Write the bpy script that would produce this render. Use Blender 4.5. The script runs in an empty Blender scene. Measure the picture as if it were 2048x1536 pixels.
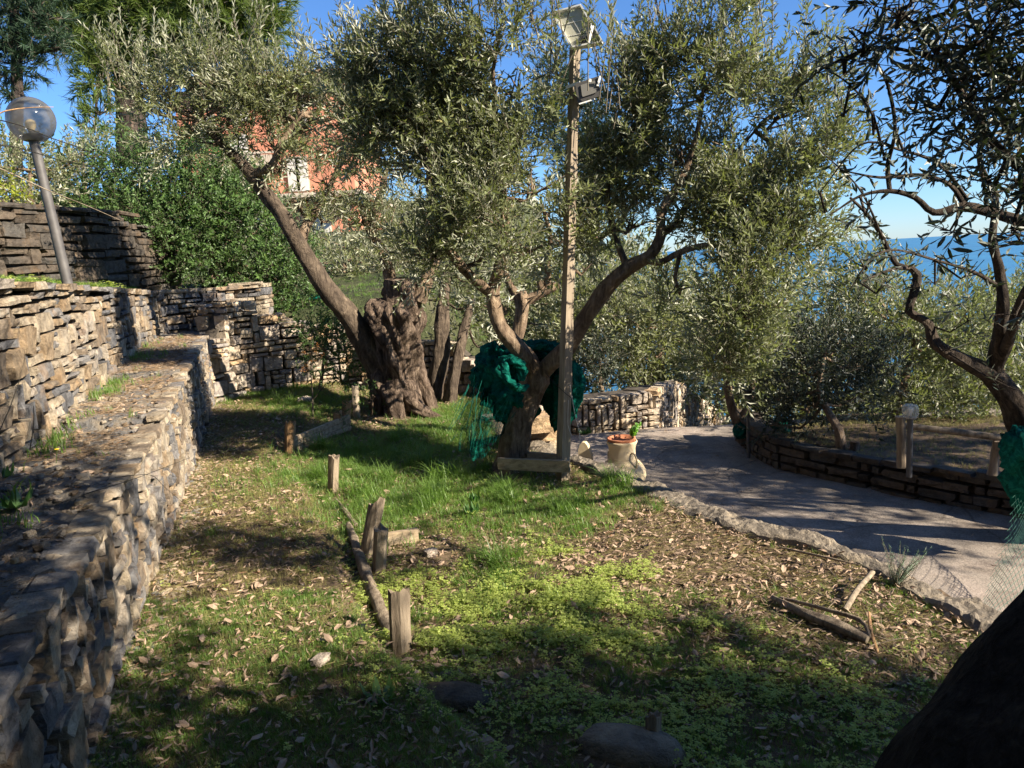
import bpy, math, random
import numpy as np
from mathutils import Vector, Matrix, noise

scene = bpy.context.scene
COL = scene.collection
rng = np.random.default_rng(7)
random.seed(7)
PI = math.pi

# ------------------------------------------------------------------ camera, sky, sun, exposure
FPX = 1520.0
PITCH = math.radians(9.27); ROLL = math.radians(3.2)
CAM = np.array([0.0, 0.0, 1.6])
_F = np.array([0, math.cos(PITCH), -math.sin(PITCH)])
_U0 = np.array([0, math.sin(PITCH), math.cos(PITCH)]); _R0 = np.array([1.0, 0, 0])
_U = _U0*math.cos(ROLL) + _R0*math.sin(ROLL); _R = _R0*math.cos(ROLL) - _U0*math.sin(ROLL)
cd = bpy.data.cameras.new('camera'); cam = bpy.data.objects.new('camera', cd); COL.objects.link(cam)
M3 = Matrix(((_R[0], _U[0], -_F[0]), (_R[1], _U[1], -_F[1]), (_R[2], _U[2], -_F[2])))
cam.matrix_world = Matrix.Translation(Vector(CAM)) @ M3.to_4x4()
cd.sensor_width = 36; cd.lens = 36*FPX/2048; cd.clip_start = 0.05; cd.clip_end = 60000
scene.camera = cam

SUN_EL = math.radians(31); SUN_AZ = math.radians(118)      # azimuth clockwise from +Y
SDIR = np.array([math.sin(SUN_AZ)*math.cos(SUN_EL), math.cos(SUN_AZ)*math.cos(SUN_EL), math.sin(SUN_EL)])
world = bpy.data.worlds.new('World'); scene.world = world; world.use_nodes = True
wn = world.node_tree; wn.nodes.clear()
sky = wn.nodes.new('ShaderNodeTexSky'); sky.sky_type = 'NISHITA'; sky.sun_disc = False
sky.sun_elevation = SUN_EL; sky.sun_rotation = SUN_AZ; sky.altitude = 800
sky.air_density = 1.0; sky.dust_density = 0.25; sky.ozone_density = 10.0
bg = wn.nodes.new('ShaderNodeBackground'); bg.inputs['Strength'].default_value = 0.068
wo = wn.nodes.new('ShaderNodeOutputWorld')
wn.links.new(sky.outputs[0], bg.inputs[0]); wn.links.new(bg.outputs[0], wo.inputs[0])
sl = bpy.data.lights.new('sun', 'SUN'); sl.energy = 5.0; sl.angle = math.radians(0.53); sl.color = (1.0, 0.90, 0.74)
so = bpy.data.objects.new('sun', sl); COL.objects.link(so)
so.rotation_euler = Vector(SDIR).to_track_quat('Z', 'Y').to_euler(); so.location = (20, -10, 20)
vs = scene.view_settings
scene.display_settings.display_device = 'sRGB'
vs.view_transform = 'Standard'; vs.look = 'None'; vs.exposure = 1.58; vs.gamma = 1.0; vs.use_curve_mapping = False
scene.cycles.max_bounces = 5; scene.cycles.diffuse_bounces = 2; scene.cycles.glossy_bounces = 2
scene.cycles.transmission_bounces = 4; scene.cycles.transparent_max_bounces = 12
scene.cycles.use_denoising = True

# surveying helpers: where a sight line from the camera meets a height or a depth
def ray(x, y): return _F*FPX + _R*(x-1024) + _U*(768-y)
def G(x, y, z=0.0):
    d = ray(x, y); return CAM + d*((z-CAM[2])/d[2])
def at(x, y, Y):
    d = ray(x, y); return CAM + d*(Y/d[1])

# ------------------------------------------------------------------ materials
def mat(name, base=(0.5, 0.5, 0.5), rough=0.8, spec=0.3):
    m = bpy.data.materials.new(name); m.use_nodes = True
    b = m.node_tree.nodes['Principled BSDF']
    b.inputs['Base Color'].default_value = (*base, 1); b.inputs['Roughness'].default_value = rough
    b.inputs['Specular IOR Level'].default_value = spec
    return m, m.node_tree, b
def nd(t, typ, **kw):
    n = t.nodes.new(typ)
    for k, v in kw.items():
        if k in n.inputs: n.inputs[k].default_value = v
        else: setattr(n, k, v)
    return n
def ramp(t, stops, interp='LINEAR'):
    r = t.nodes.new('ShaderNodeValToRGB'); cr = r.color_ramp; cr.interpolation = interp
    while len(cr.elements) < len(stops): cr.elements.new(0.5)
    for e, (p, c) in zip(cr.elements, stops): e.position = p; e.color = (*c, 1)
    return r
def coords(t, scale=(1, 1, 1), world=False):
    if world:
        g = t.nodes.new('ShaderNodeNewGeometry'); src = g.outputs['Position']
    else:
        g = t.nodes.new('ShaderNodeTexCoord'); src = g.outputs['Object']
    mp = nd(t, 'ShaderNodeMapping'); mp.inputs['Scale'].default_value = scale
    t.links.new(src, mp.inputs['Vector']); return mp.outputs[0]
def noise_n(t, vec, scale, detail=4, rough=0.55, dist=0.0):
    n = nd(t, 'ShaderNodeTexNoise', Scale=scale, Detail=detail, Roughness=rough, Distortion=dist)
    t.links.new(vec, n.inputs['Vector']); return n.outputs[0]
def bump(t, h, b, strength=0.5, dist=0.02, prev=None):
    n = nd(t, 'ShaderNodeBump', Strength=strength, Distance=dist)
    t.links.new(h, n.inputs['Height'])
    if prev is not None: t.links.new(prev, n.inputs['Normal'])
    if b is not None: t.links.new(n.outputs[0], b.inputs['Normal'])
    return n.outputs[0]
def mixc(t, fac, a, b, typ='MIX'):
    n = nd(t, 'ShaderNodeMix'); n.data_type = 'RGBA'; n.blend_type = typ
    for i, v in ((0, fac), (6, a), (7, b)):
        if isinstance(v, (int, float)): n.inputs[i].default_value = v
        elif isinstance(v, tuple): n.inputs[i].default_value = (*v, 1)
        else: t.links.new(v, n.inputs[i])
    return n.outputs[2]
def math_n(t, op, a, b=None):
    n = nd(t, 'ShaderNodeMath'); n.operation = op
    for i, v in ((0, a), (1, b)):
        if v is None: continue
        if isinstance(v, (int, float)): n.inputs[i].default_value = v
        else: t.links.new(v, n.inputs[i])
    return n.outputs[0]
def rnd_val(t):
    a = nd(t, 'ShaderNodeAttribute'); a.attribute_name = 'rnd'
    o = t.nodes.new('ShaderNodeObjectInfo')
    return math_n(t, 'FRACT', math_n(t, 'ADD', a.outputs['Fac'], o.outputs['Random']))
def attr_val(t):
    a = nd(t, 'ShaderNodeAttribute'); a.attribute_name = 'rnd'; return a.outputs['Fac']

def stone_mat(name, stops, dark=1.0):
    m, t, b = mat(name, rough=0.85, spec=0.25)
    rv = rnd_val(t)
    r = ramp(t, stops, 'CONSTANT'); t.links.new(rv, r.inputs[0])
    v = coords(t, (4, 4, 6), True)
    n1 = noise_n(t, v, 3.0, 8, 0.72, 0.15)
    n2 = noise_n(t, coords(t, (1, 1, 1), True), 14, 6, 0.7)
    r1 = ramp(t, [(0.25, (0.55, 0.54, 0.55)), (0.5, (0.92, 0.9, 0.88)), (0.72, (1.35, 1.25, 1.12))]); t.links.new(n1, r1.inputs[0])
    c = mixc(t, 0.85, r.outputs[0], r1.outputs[0], 'MULTIPLY')
    r2 = ramp(t, [(0.38, (0.45, 0.42, 0.4)), (0.55, (1, 1, 1)), (0.75, (1.25, 1.2, 1.1))]); t.links.new(n2, r2.inputs[0])
    c = mixc(t, 0.8, c, r2.outputs[0], 'MULTIPLY')
    n3 = noise_n(t, coords(t, (1, 1, 1), True), 5, 3)
    r3 = ramp(t, [(0.56, (0, 0, 0)), (0.66, (1, 1, 1))]); t.links.new(n3, r3.inputs[0])
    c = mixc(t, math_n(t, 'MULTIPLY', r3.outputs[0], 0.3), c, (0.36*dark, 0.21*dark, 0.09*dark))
    t.links.new(c, b.inputs['Base Color'])
    h1 = bump(t, n1, None, 0.9, 0.03)
    n4 = noise_n(t, coords(t, (1, 1, 1), True), 60, 4, 0.7); h2 = bump(t, n2, None, 0.9, 0.02, h1); bump(t, n4, b, 0.8, 0.006, h2)
    return m
STONE = stone_mat('rubble_stone', [(0, (0.38, 0.32, 0.24)), (0.16, (0.23, 0.22, 0.215)), (0.32, (0.33, 0.25, 0.165)), (0.46, (0.15, 0.15, 0.158)),
                                   (0.58, (0.42, 0.36, 0.28)), (0.72, (0.23, 0.185, 0.14)), (0.86, (0.36, 0.32, 0.27))])
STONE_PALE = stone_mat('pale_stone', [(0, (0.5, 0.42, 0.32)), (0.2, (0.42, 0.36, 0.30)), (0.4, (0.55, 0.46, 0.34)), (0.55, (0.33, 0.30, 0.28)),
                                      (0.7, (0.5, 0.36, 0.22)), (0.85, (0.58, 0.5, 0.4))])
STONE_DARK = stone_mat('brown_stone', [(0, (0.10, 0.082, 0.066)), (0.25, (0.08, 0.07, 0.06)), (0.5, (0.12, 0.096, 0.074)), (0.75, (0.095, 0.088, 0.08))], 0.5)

def simple_noise(name, c1, c2, scale, rough=0.9, bstr=0.6, bdist=0.02, world=True, scl=(1, 1, 1), spec=0.2, c3=None):
    m, t, b = mat(name, rough=rough, spec=spec)
    v = coords(t, scl, world)
    n = noise_n(t, v, scale, 8, 0.65, 0.3)
    st = [(0.32, c1), (0.68, c2)] if c3 is None else [(0.3, c1), (0.5, c2), (0.7, c3)]
    r = ramp(t, st); t.links.new(n, r.inputs[0])
    t.links.new(r.outputs[0], b.inputs['Base Color'])
    n2 = noise_n(t, v, scale*5, 5, 0.7)
    h = bump(t, n, None, bstr, bdist); bump(t, n2, b, bstr, bdist*0.5, h)
    return m
MORTAR = simple_noise('mortar', (0.04, 0.034, 0.028), (0.11, 0.09, 0.07), 9)
SOIL = simple_noise('soil_litter', (0.05, 0.034, 0.022), (0.13, 0.09, 0.057), 6, c3=(0.21, 0.15, 0.095), bstr=1.0, bdist=0.04)
LEDGE = simple_noise('ledge_mortar', (0.06, 0.058, 0.058), (0.16, 0.15, 0.14), 8, c3=(0.27, 0.22, 0.16), bstr=1.0, bdist=0.04)
GRASSY = simple_noise('grassy_earth', (0.03, 0.04, 0.012), (0.09, 0.10, 0.03), 5, c3=(0.16, 0.13, 0.06), bstr=1.0, bdist=0.05)
HILL = simple_noise('hill_scrub', (0.02, 0.03, 0.012), (0.06, 0.07, 0.03), 1.5, c3=(0.12, 0.11, 0.06), bstr=1.0, bdist=0.2)
CONC = simple_noise('kerb_concrete', (0.075, 0.062, 0.048), (0.21, 0.175, 0.135), 9, c3=(0.33, 0.265, 0.185), bstr=1.0, bdist=0.03)
WOODG = simple_noise('grey_wood', (0.07, 0.052, 0.036), (0.20, 0.155, 0.11), 3, scl=(9, 9, 1.0), c3=(0.30, 0.24, 0.17), bstr=0.8, bdist=0.01, world=False)
WOODP = simple_noise('post_wood', (0.11, 0.085, 0.062), (0.25, 0.20, 0.145), 3, scl=(12, 12, 0.8), c3=(0.34, 0.28, 0.205), bstr=0.7, bdist=0.006, world=False)
WOODX = simple_noise('plank_wood', (0.15, 0.11, 0.07), (0.34, 0.26, 0.17), 3, scl=(1.0, 12, 12), c3=(0.46, 0.36, 0.25), bstr=0.7, bdist=0.006, world=False)
WOODO = simple_noise('orange_wood', (0.13, 0.07, 0.035), (0.34, 0.2, 0.10), 3, scl=(10, 10, 1.0), c3=(0.46, 0.3, 0.17), bstr=0.9, bdist=0.012, world=False)

def asphalt():
    m, t, b = mat('driveway', rough=0.9, spec=0.2)
    v = coords(t, (1, 1, 1), True)
    n = noise_n(t, v, 1.3, 6, 0.6); g = noise_n(t, v, 90, 3, 0.8)
    r = ramp(t, [(0.3, (0.17, 0.145, 0.125)), (0.5, (0.29, 0.245, 0.205)), (0.7, (0.40, 0.325, 0.275))]); t.links.new(n, r.inputs[0])
    r2 = ramp(t, [(0.3, (0.45, 0.45, 0.45)), (0.55, (1, 1, 1)), (0.75, (1.35, 1.3, 1.25))]); t.links.new(g, r2.inputs[0])
    c = mixc(t, 0.9, r.outputs[0], r2.outputs[0], 'MULTIPLY')
    vo = nd(t, 'ShaderNodeTexVoronoi', Scale=1.1); vo.feature = 'DISTANCE_TO_EDGE'
    wv = coords(t, (1, 1, 0.01), True)
    t.links.new(mixc(t, 0.12, wv, noise_n(t, v, 5, 4), 'ADD'), vo.inputs['Vector'])
    r3 = ramp(t, [(0.0, (0.35, 0.33, 0.3)), (0.012, (1, 1, 1))]); t.links.new(vo.outputs['Distance'], r3.inputs[0])
    c = mixc(t, 0.6, c, r3.outputs[0], 'MULTIPLY')
    st_ = noise_n(t, v, 4.5, 8, 0.75); r4 = ramp(t, [(0.4, (0.62, 0.6, 0.58)), (0.55, (1, 1, 1))]); t.links.new(st_, r4.inputs[0]); c = mixc(t, 0.8, c, r4.outputs[0], 'MULTIPLY')
    t.links.new(c, b.inputs['Base Color'])
    bump(t, g, b, 0.6, 0.008)
    return m
ASPH = asphalt()

def bark(name, c1, c2, c3, scale=6, zs=0.3, bd=0.03):
    m, t, b = mat(name, rough=0.9, spec=0.15)
    v = coords(t, (1, 1, zs), True)
    n = noise_n(t, v, scale*3, 8, 0.7, 1.2)
    n2 = noise_n(t, coords(t, (1, 1, 1), True), scale*1.2, 5, 0.6)
    r = ramp(t, [(0.33, c1), (0.52, c2), (0.7, c3)]); t.links.new(n, r.inputs[0])
    r2 = ramp(t, [(0.35, (0.55, 0.52, 0.5)), (0.62, (1.3, 1.25, 1.15))]); t.links.new(n2, r2.inputs[0])
    t.links.new(mixc(t, 0.8, r.outputs[0], r2.outputs[0], 'MULTIPLY'), b.inputs['Base Color'])
    h = bump(t, n, None, 1.0, bd); bump(t, n2, b, 0.8, bd, h)
    return m
BARK = bark('olive_bark', (0.07, 0.05, 0.036), (0.19, 0.14, 0.10), (0.34, 0.27, 0.2))
BARKD = bark('dark_bark', (0.035, 0.027, 0.022), (0.10, 0.078, 0.06), (0.19, 0.15, 0.115))
BARKN = bark('shaded_olive_bark', (0.018, 0.014, 0.012), (0.055, 0.043, 0.034), (0.11, 0.088, 0.07), 7, 0.3, 0.03)  # olive bark darkened: the right tree's silhouette shade is in the colour
BARKB = bark('shade_black_bark', (0.012, 0.010, 0.009), (0.04, 0.032, 0.026), (0.08, 0.065, 0.05), 7, 0.25, 0.06)  # shade on the near leaning trunk is put into this black colour
BARKO = bark('old_trunk_bark', (0.035, 0.026, 0.02), (0.15, 0.11, 0.085), (0.36, 0.28, 0.22), 6, 0.2, 0.07)
BARKP = bark('pine_bark', (0.025, 0.022, 0.022), (0.07, 0.055, 0.05), (0.17, 0.12, 0.095), 4, 0.3, 0.08)
TWIG = mat('twig_bark', (0.13, 0.11, 0.08), 0.85)[0]
TWIGD = mat('dark_twig_bark', (0.07, 0.055, 0.04), 0.85)[0]

def leaf_mat(name, top, under, var=0.35, trans=0.25, rough=0.42, spec=0.5, tc=None):
    m, t, b = mat(name, rough=rough, spec=spec)
    rv = attr_val(t)
    oi = t.nodes.new('ShaderNodeObjectInfo'); rv = math_n(t, 'ADD', math_n(t, 'MULTIPLY', rv, .65), math_n(t, 'MULTIPLY', oi.outputs['Random'], .35))
    r = ramp(t, [(0, tuple(x*(1-var) for x in top)), (0.5, top), (0.9, tuple(min(1, x*(1+var*1.3)) for x in top)), (1.0, (top[0]*1.9, top[1]*1.5, top[2]*1.1))])
    t.links.new(rv, r.inputs[0])
    g = t.nodes.new('ShaderNodeNewGeometry')
    r2 = ramp(t, [(0, tuple(x*(1-var*0.6) for x in under)), (1, tuple(min(1, x*(1+var*0.6)) for x in under))]); t.links.new(rv, r2.inputs[0])
    c = mixc(t, g.outputs['Backfacing'], r.outputs[0], r2.outputs[0])
    t.links.new(c, b.inputs['Base Color'])
    tr = nd(t, 'ShaderNodeBsdfTranslucent')
    tcol = tc or (top[0]*3.2, top[1]*3.4, top[2]*1.6)
    tr.inputs['Color'].default_value = (*tcol, 1)
    mx = nd(t, 'ShaderNodeMixShader'); mx.inputs[0].default_value = trans
    t.links.new(b.outputs[0], mx.inputs[1]); t.links.new(tr.outputs[0], mx.inputs[2])
    t.links.new(mx.outputs[0], t.nodes['Material Output'].inputs[0])
    return m
OLIVE = leaf_mat('olive_leaf', (0.105, 0.118, 0.055), (0.36, 0.36, 0.28), 0.5, 0.22, 0.45, 0.42)
OLIVEY = leaf_mat('olive_leaf_yellowish', (0.12, 0.13, 0.062), (0.34, 0.34, 0.25), 0.45, 0.22, 0.45, 0.42)
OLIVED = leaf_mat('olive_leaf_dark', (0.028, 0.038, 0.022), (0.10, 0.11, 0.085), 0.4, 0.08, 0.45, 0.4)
HEDGE = leaf_mat('hedge_leaf', (0.06, 0.105, 0.03), (0.10, 0.15, 0.06), 0.6, 0.2, 0.5, 0.35)
HEDGEY = leaf_mat('yellow_shrub_leaf', (0.20, 0.22, 0.02), (0.22, 0.24, 0.05), 0.4, 0.3)
PINE = leaf_mat('pine_needle', (0.085, 0.12, 0.03), (0.085, 0.12, 0.03), 0.4, 0.2, 0.5, 0.3)
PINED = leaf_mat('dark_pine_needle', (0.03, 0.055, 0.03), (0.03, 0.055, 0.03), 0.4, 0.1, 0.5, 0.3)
GRASS = leaf_mat('grass_blade', (0.10, 0.165, 0.035), (0.10, 0.165, 0.035), 0.5, 0.32, 0.45, 0.4)
GRASSD = leaf_mat('dry_grass_blade', (0.24, 0.215, 0.085), (0.24, 0.215, 0.085), 0.45, 0.25, 0.6, 0.2, tc=(0.3, 0.27, 0.1))
CLOVER = leaf_mat('clover_leaf', (0.25, 0.295, 0.055), (0.27, 0.31, 0.085), 0.4, 0.3, 0.5, 0.3)
LITTER = leaf_mat('dry_leaf', (0.21, 0.125, 0.075), (0.31, 0.22, 0.155), 0.75, 0.05, 0.7, 0.2, tc=(0.3, 0.18, 0.08))
RUST = leaf_mat('rusty_leaf', (0.30, 0.13, 0.04), (0.32, 0.16, 0.06), 0.4, 0.2)
ASPAR = leaf_mat('grey_green_needle', (0.12, 0.18, 0.12), (0.12, 0.18, 0.12), 0.3, 0.2)

PLAST = mat('dark_grey_metal', (0.055, 0.055, 0.06), 0.5, 0.5)[0]
POLEG = simple_noise('grey_painted_pole', (0.055, 0.05, 0.05), (0.10, 0.092, 0.088), 12, rough=0.6, bstr=0.2, bdist=0.004, spec=0.5)
BLACKM = mat('black_plastic', (0.012, 0.012, 0.013), 0.5, 0.4)[0]
WHITEM = mat('white_painted_metal', (0.7, 0.68, 0.62), 0.5, 0.4)[0]
WIREM = mat('pale_wire', (0.55, 0.5, 0.45), 0.6)[0]
WIRED = mat('dark_wire', (0.02, 0.018, 0.016), 0.7)[0]
TERRA = simple_noise('terracotta', (0.34, 0.12, 0.06), (0.48, 0.2, 0.11), 20, bstr=0.3, bdist=0.003)
CLAY = simple_noise('pale_clay', (0.42, 0.32, 0.19), (0.60, 0.48, 0.31), 7, bstr=0.35, bdist=0.004, c3=(0.52, 0.42, 0.28))

# ------------------------------------------------------------------ mesh building
class Geo:
    """collects vertices and faces of any size with a material index and a random value per face"""
    def __init__(s): s.V = []; s.F = {}; s.n = 0
    def add(s, V, F, mi=0, rnd=0.0):
        V = np.asarray(V, float).reshape(-1, 3)
        if isinstance(F, np.ndarray) and F.ndim == 2: groups = [F]
        else:
            d = {}
            for f in F: d.setdefault(len(f), []).append(f)
            groups = [np.array(g) for g in d.values()]
        for g in groups:
            if len(g) == 0: continue
            m = np.full(len(g), mi, np.int32) if np.isscalar(mi) else np.asarray(mi, np.int32)
            r = np.full(len(g), rnd, np.float32) if np.isscalar(rnd) else np.asarray(rnd, np.float32)
            s.F.setdefault(g.shape[1], []).append((g+s.n, m, r))
        s.V.append(V); s.n += len(V); return s
    def build(s, name, mats, parent=None, smooth=False, base=(0, 0, 0)):
        me = bpy.data.meshes.new(name)
        V = np.concatenate(s.V) - np.asarray(base, float)
        me.vertices.add(len(V)); me.vertices.foreach_set('co', V.astype(np.float32).ravel())
        lv, ls, lt, mi, rd = [], [], [], [], []; off = 0
        for k, lst in s.F.items():
            for f, m, r in lst:
                lv.append(f.ravel()); ls.append(off+np.arange(len(f))*k); lt.append(np.full(len(f), k)); off += len(f)*k
                mi.append(m); rd.append(r)
        lv = np.concatenate(lv).astype(np.int32); ls = np.concatenate(ls).astype(np.int32); lt = np.concatenate(lt).astype(np.int32)
        me.loops.add(len(lv)); me.loops.foreach_set('vertex_index', lv)
        me.polygons.add(len(ls)); me.polygons.foreach_set('loop_start', ls)
        try: me.polygons.foreach_set('loop_total', lt)
        except Exception: pass
        me.polygons.foreach_set('material_index', np.concatenate(mi))
        me.update(calc_edges=True)
        a = me.attributes.new('rnd', 'FLOAT', 'FACE'); a.data.foreach_set('value', np.concatenate(rd))
        me.polygons.foreach_set('use_smooth', np.full(len(ls), bool(smooth)))
        for m in (mats if isinstance(mats, (list, tuple)) else [mats]): me.materials.append(m)
        o = bpy.data.objects.new(name, me); COL.objects.link(o)
        if parent is not None: o.parent = parent
        return o

def tag(o, label, cat, group=None):
    o['label'] = label; o['category'] = cat
    if group: o['group'] = group
    return o
def thing(name, label, cat, loc, group=None):
    o = bpy.data.objects.new(name, None); COL.objects.link(o); o.location = Vector(loc); o.empty_display_size = 0.1
    tag(o, label, cat, group); return o
def base_of(t): return tuple(t.location)

def unit_box():
    V = np.array([(x, y, z) for x in (-.5, .5) for y in (-.5, .5) for z in (-.5, .5)])
    F = np.array([(0, 1, 3, 2), (4, 6, 7, 5), (0, 4, 5, 1), (2, 3, 7, 6), (0, 2, 6, 4), (1, 5, 7, 3)])
    return V, F
def rough_box(n=2, rounding=0.25, jit=0.05, r=None):
    """a box of n x n faces per side, edges softened and points shaken"""
    r = r or rng
    idx = {}; V = []; F = []
    def vid(p):
        k = tuple(int(round(q)) for q in p)
        if k not in idx: idx[k] = len(V); V.append(np.array(k)/n-0.5)
        return idx[k]
    for ax in range(3):
        a, b = [i for i in range(3) if i != ax]
        for side in (0, n):
            for i in range(n):
                for j in range(n):
                    q = []
                    for (da, db) in ((0, 0), (1, 0), (1, 1), (0, 1)):
                        p = [0, 0, 0]; p[ax] = side; p[a] = i+da; p[b] = j+db; q.append(vid(p))
                    flip = (side == n) ^ (ax == 1)
                    F.append(q if flip else q[::-1])
    V = np.array(V)
    L = np.linalg.norm(V, axis=1, keepdims=True)+1e-9
    S = V/L*0.62
    V = V*(1-rounding)+S*rounding
    V = V + r.normal(0, jit, V.shape)
    return V, np.array(F)
def oriented(V, c, ax, ay, az):
    return np.asarray(c)+V[:, :1]*ax+V[:, 1:2]*ay+V[:, 2:3]*az
def box_between(g, a, b, w, h, up=(0, 0, 1), n=1, jit=0.0, mi=0, rnd=0.0, rounding=0.0):
    a = np.array(a, float); b = np.array(b, float); d = b-a; L = np.linalg.norm(d); x = d/L
    y = np.cross(np.array(up, float), x); y /= np.linalg.norm(y); z = np.cross(x, y)
    V, F = unit_box() if n == 1 else rough_box(n, rounding, jit)
    g.add(oriented(V, (a+b)/2, x*L, y*w, z*h), F, mi, rnd)

def catmull(P, step):
    P = np.asarray(P, float); out = []
    Q = np.vstack([2*P[0]-P[1], P, 2*P[-1]-P[-2]])
    for i in range(1, len(Q)-2):
        n = max(1, int(np.linalg.norm(Q[i+1][:3]-Q[i][:3])/step))
        for k in range(n):
            t = k/n
            out.append(0.5*((2*Q[i])+(-Q[i-1]+Q[i+1])*t+(2*Q[i-1]-5*Q[i]+4*Q[i+1]-Q[i+2])*t*t+(-Q[i-1]+3*Q[i]-3*Q[i+1]+Q[i+2])*t**3))
    out.append(Q[-2]); return np.array(out)
def tube(g, P, R, n=8, step=0.06, ridge=0.0, lump=0.0, twist=1.0, mi=0, rnd=0.0, k0=5, seed=None, cap=True):
    """tapered tube along P with radii R; ridge = lengthwise ribs, lump = swellings"""
    rr = np.random.default_rng(seed if seed is not None else int(rng.integers(1e9)))
    P = np.asarray(P, float); R = np.asarray(R, float)
    C = catmull(np.hstack([P, R[:, None]]), step); pts, rad = C[:, :3], np.maximum(C[:, 3], 0.0008)
    m = len(pts); T = np.gradient(pts, axis=0); T /= np.linalg.norm(T, axis=1, keepdims=True)+1e-9
    ref = np.array([0, 0, 1.0]) if abs(T[0][2]) < 0.9 else np.array([1.0, 0, 0])
    N = np.cross(T[0], ref); N /= np.linalg.norm(N)
    th = np.arange(n)/n*2*PI; s = np.concatenate([[0], np.cumsum(np.linalg.norm(np.diff(pts, axis=0), axis=1))])
    ph = rr.random(6)*6.28; rings = []
    for i in range(m):
        N = N-T[i]*np.dot(N, T[i]); N /= np.linalg.norm(N)+1e-9; B = np.cross(T[i], N)
        r = np.ones(n)*rad[i]
        if ridge:
            a = th+twist*s[i]
            r = r*(1+ridge*(0.5*np.sin(k0*a+ph[0])+0.35*np.sin((k0*2-1)*a+ph[1]+s[i]*2)+0.3*np.sin((k0*3+1)*a+ph[2]-s[i]*5)))
        if lump:
            r = r*(1+lump*(np.sin(s[i]*9+ph[3]+1.5*np.sin(th+ph[4]))*0.6+0.5*np.sin(s[i]*23+ph[5]+2*np.cos(th*2))))
        rings.append(pts[i]+np.cos(th)[:, None]*N*r[:, None]+np.sin(th)[:, None]*B*r[:, None])
    V = np.concatenate(rings)
    i = np.arange(m-1)[:, None]; j = np.arange(n)[None, :]
    F = np.stack([i*n+j, i*n+(j+1) % n, (i+1)*n+(j+1) % n, (i+1)*n+j], -1).reshape(-1, 4)
    g.add(V, F, mi, rnd)
    if cap:
        c = np.vstack([rings[-1], pts[-1]+T[-1]*rad[-1]*0.3]); g.add(c, np.array([(k, (k+1) % n, n) for k in range(n)]), mi, rnd)
        c = np.vstack([rings[0], pts[0]]); g.add(c, np.array([((k+1) % n, k, n) for k in range(n)]), mi, rnd)
    return pts
def limb_px(L):
    """limb surveyed as (x, y, depth, half width in pixels)"""
    P = np.array([at(a, b, Y) for a, b, Y, w in L]); R = np.array([w*Y/FPX for a, b, Y, w in L]); return P, R
def lathe(g, prof, c, n=24, mi=0, wob=0.0):
    c = np.array(c); V = []
    for r, z in prof:
        th = np.arange(n)/n*2*PI; rr = r*(1+wob*np.sin(2*th+z*9)); V.append(np.stack([np.cos(th)*rr, np.sin(th)*rr, np.full(n, z)], 1)+c)
    V = np.concatenate(V); m = len(prof); i = np.arange(m-1)[:, None]; j = np.arange(n)[None, :]
    F = np.stack([i*n+j, i*n+(j+1) % n, (i+1)*n+(j+1) % n, (i+1)*n+j], -1).reshape(-1, 4)
    g.add(V, F, mi)

# leaves and sprigs -------------------------------------------------
def leaf_shape(L, w, kind='quad', bend=0.15, fold=0.3):
    if kind == 'quad':
        V = [(0, 0, 0), (w/2, L*.48, w*fold), (0, L, -L*bend), (-w/2, L*.48, w*fold)]
        return np.array(V), [(0, 1, 2, 3)]
    V = [(0, 0, 0), (w*.42, L*.25, w*fold*.8), (w*.46, L*.65, w*fold*.6), (0, L, -L*bend), (-w*.46, L*.65, w*fold*.6), (-w*.42, L*.25, w*fold*.8), (0, L*.45, 0)]
    return np.array(V), [(0, 1, 2, 6), (6, 2, 3, 4), (0, 6, 4, 5)]
def rot_to(d, spin, up=None):
    d = d/np.linalg.norm(d); a = np.array([0, 0, 1.0]) if abs(d[2]) < 0.95 else np.array([1.0, 0, 0])
    x = np.cross(a, d); x /= np.linalg.norm(x); z = np.cross(x, d)
    c, s = math.cos(spin), math.sin(spin); x2 = x*c+z*s; z2 = np.cross(x2, d)
    return np.stack([x2, d, z2], 1)                # columns: x, y(dir), z
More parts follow.
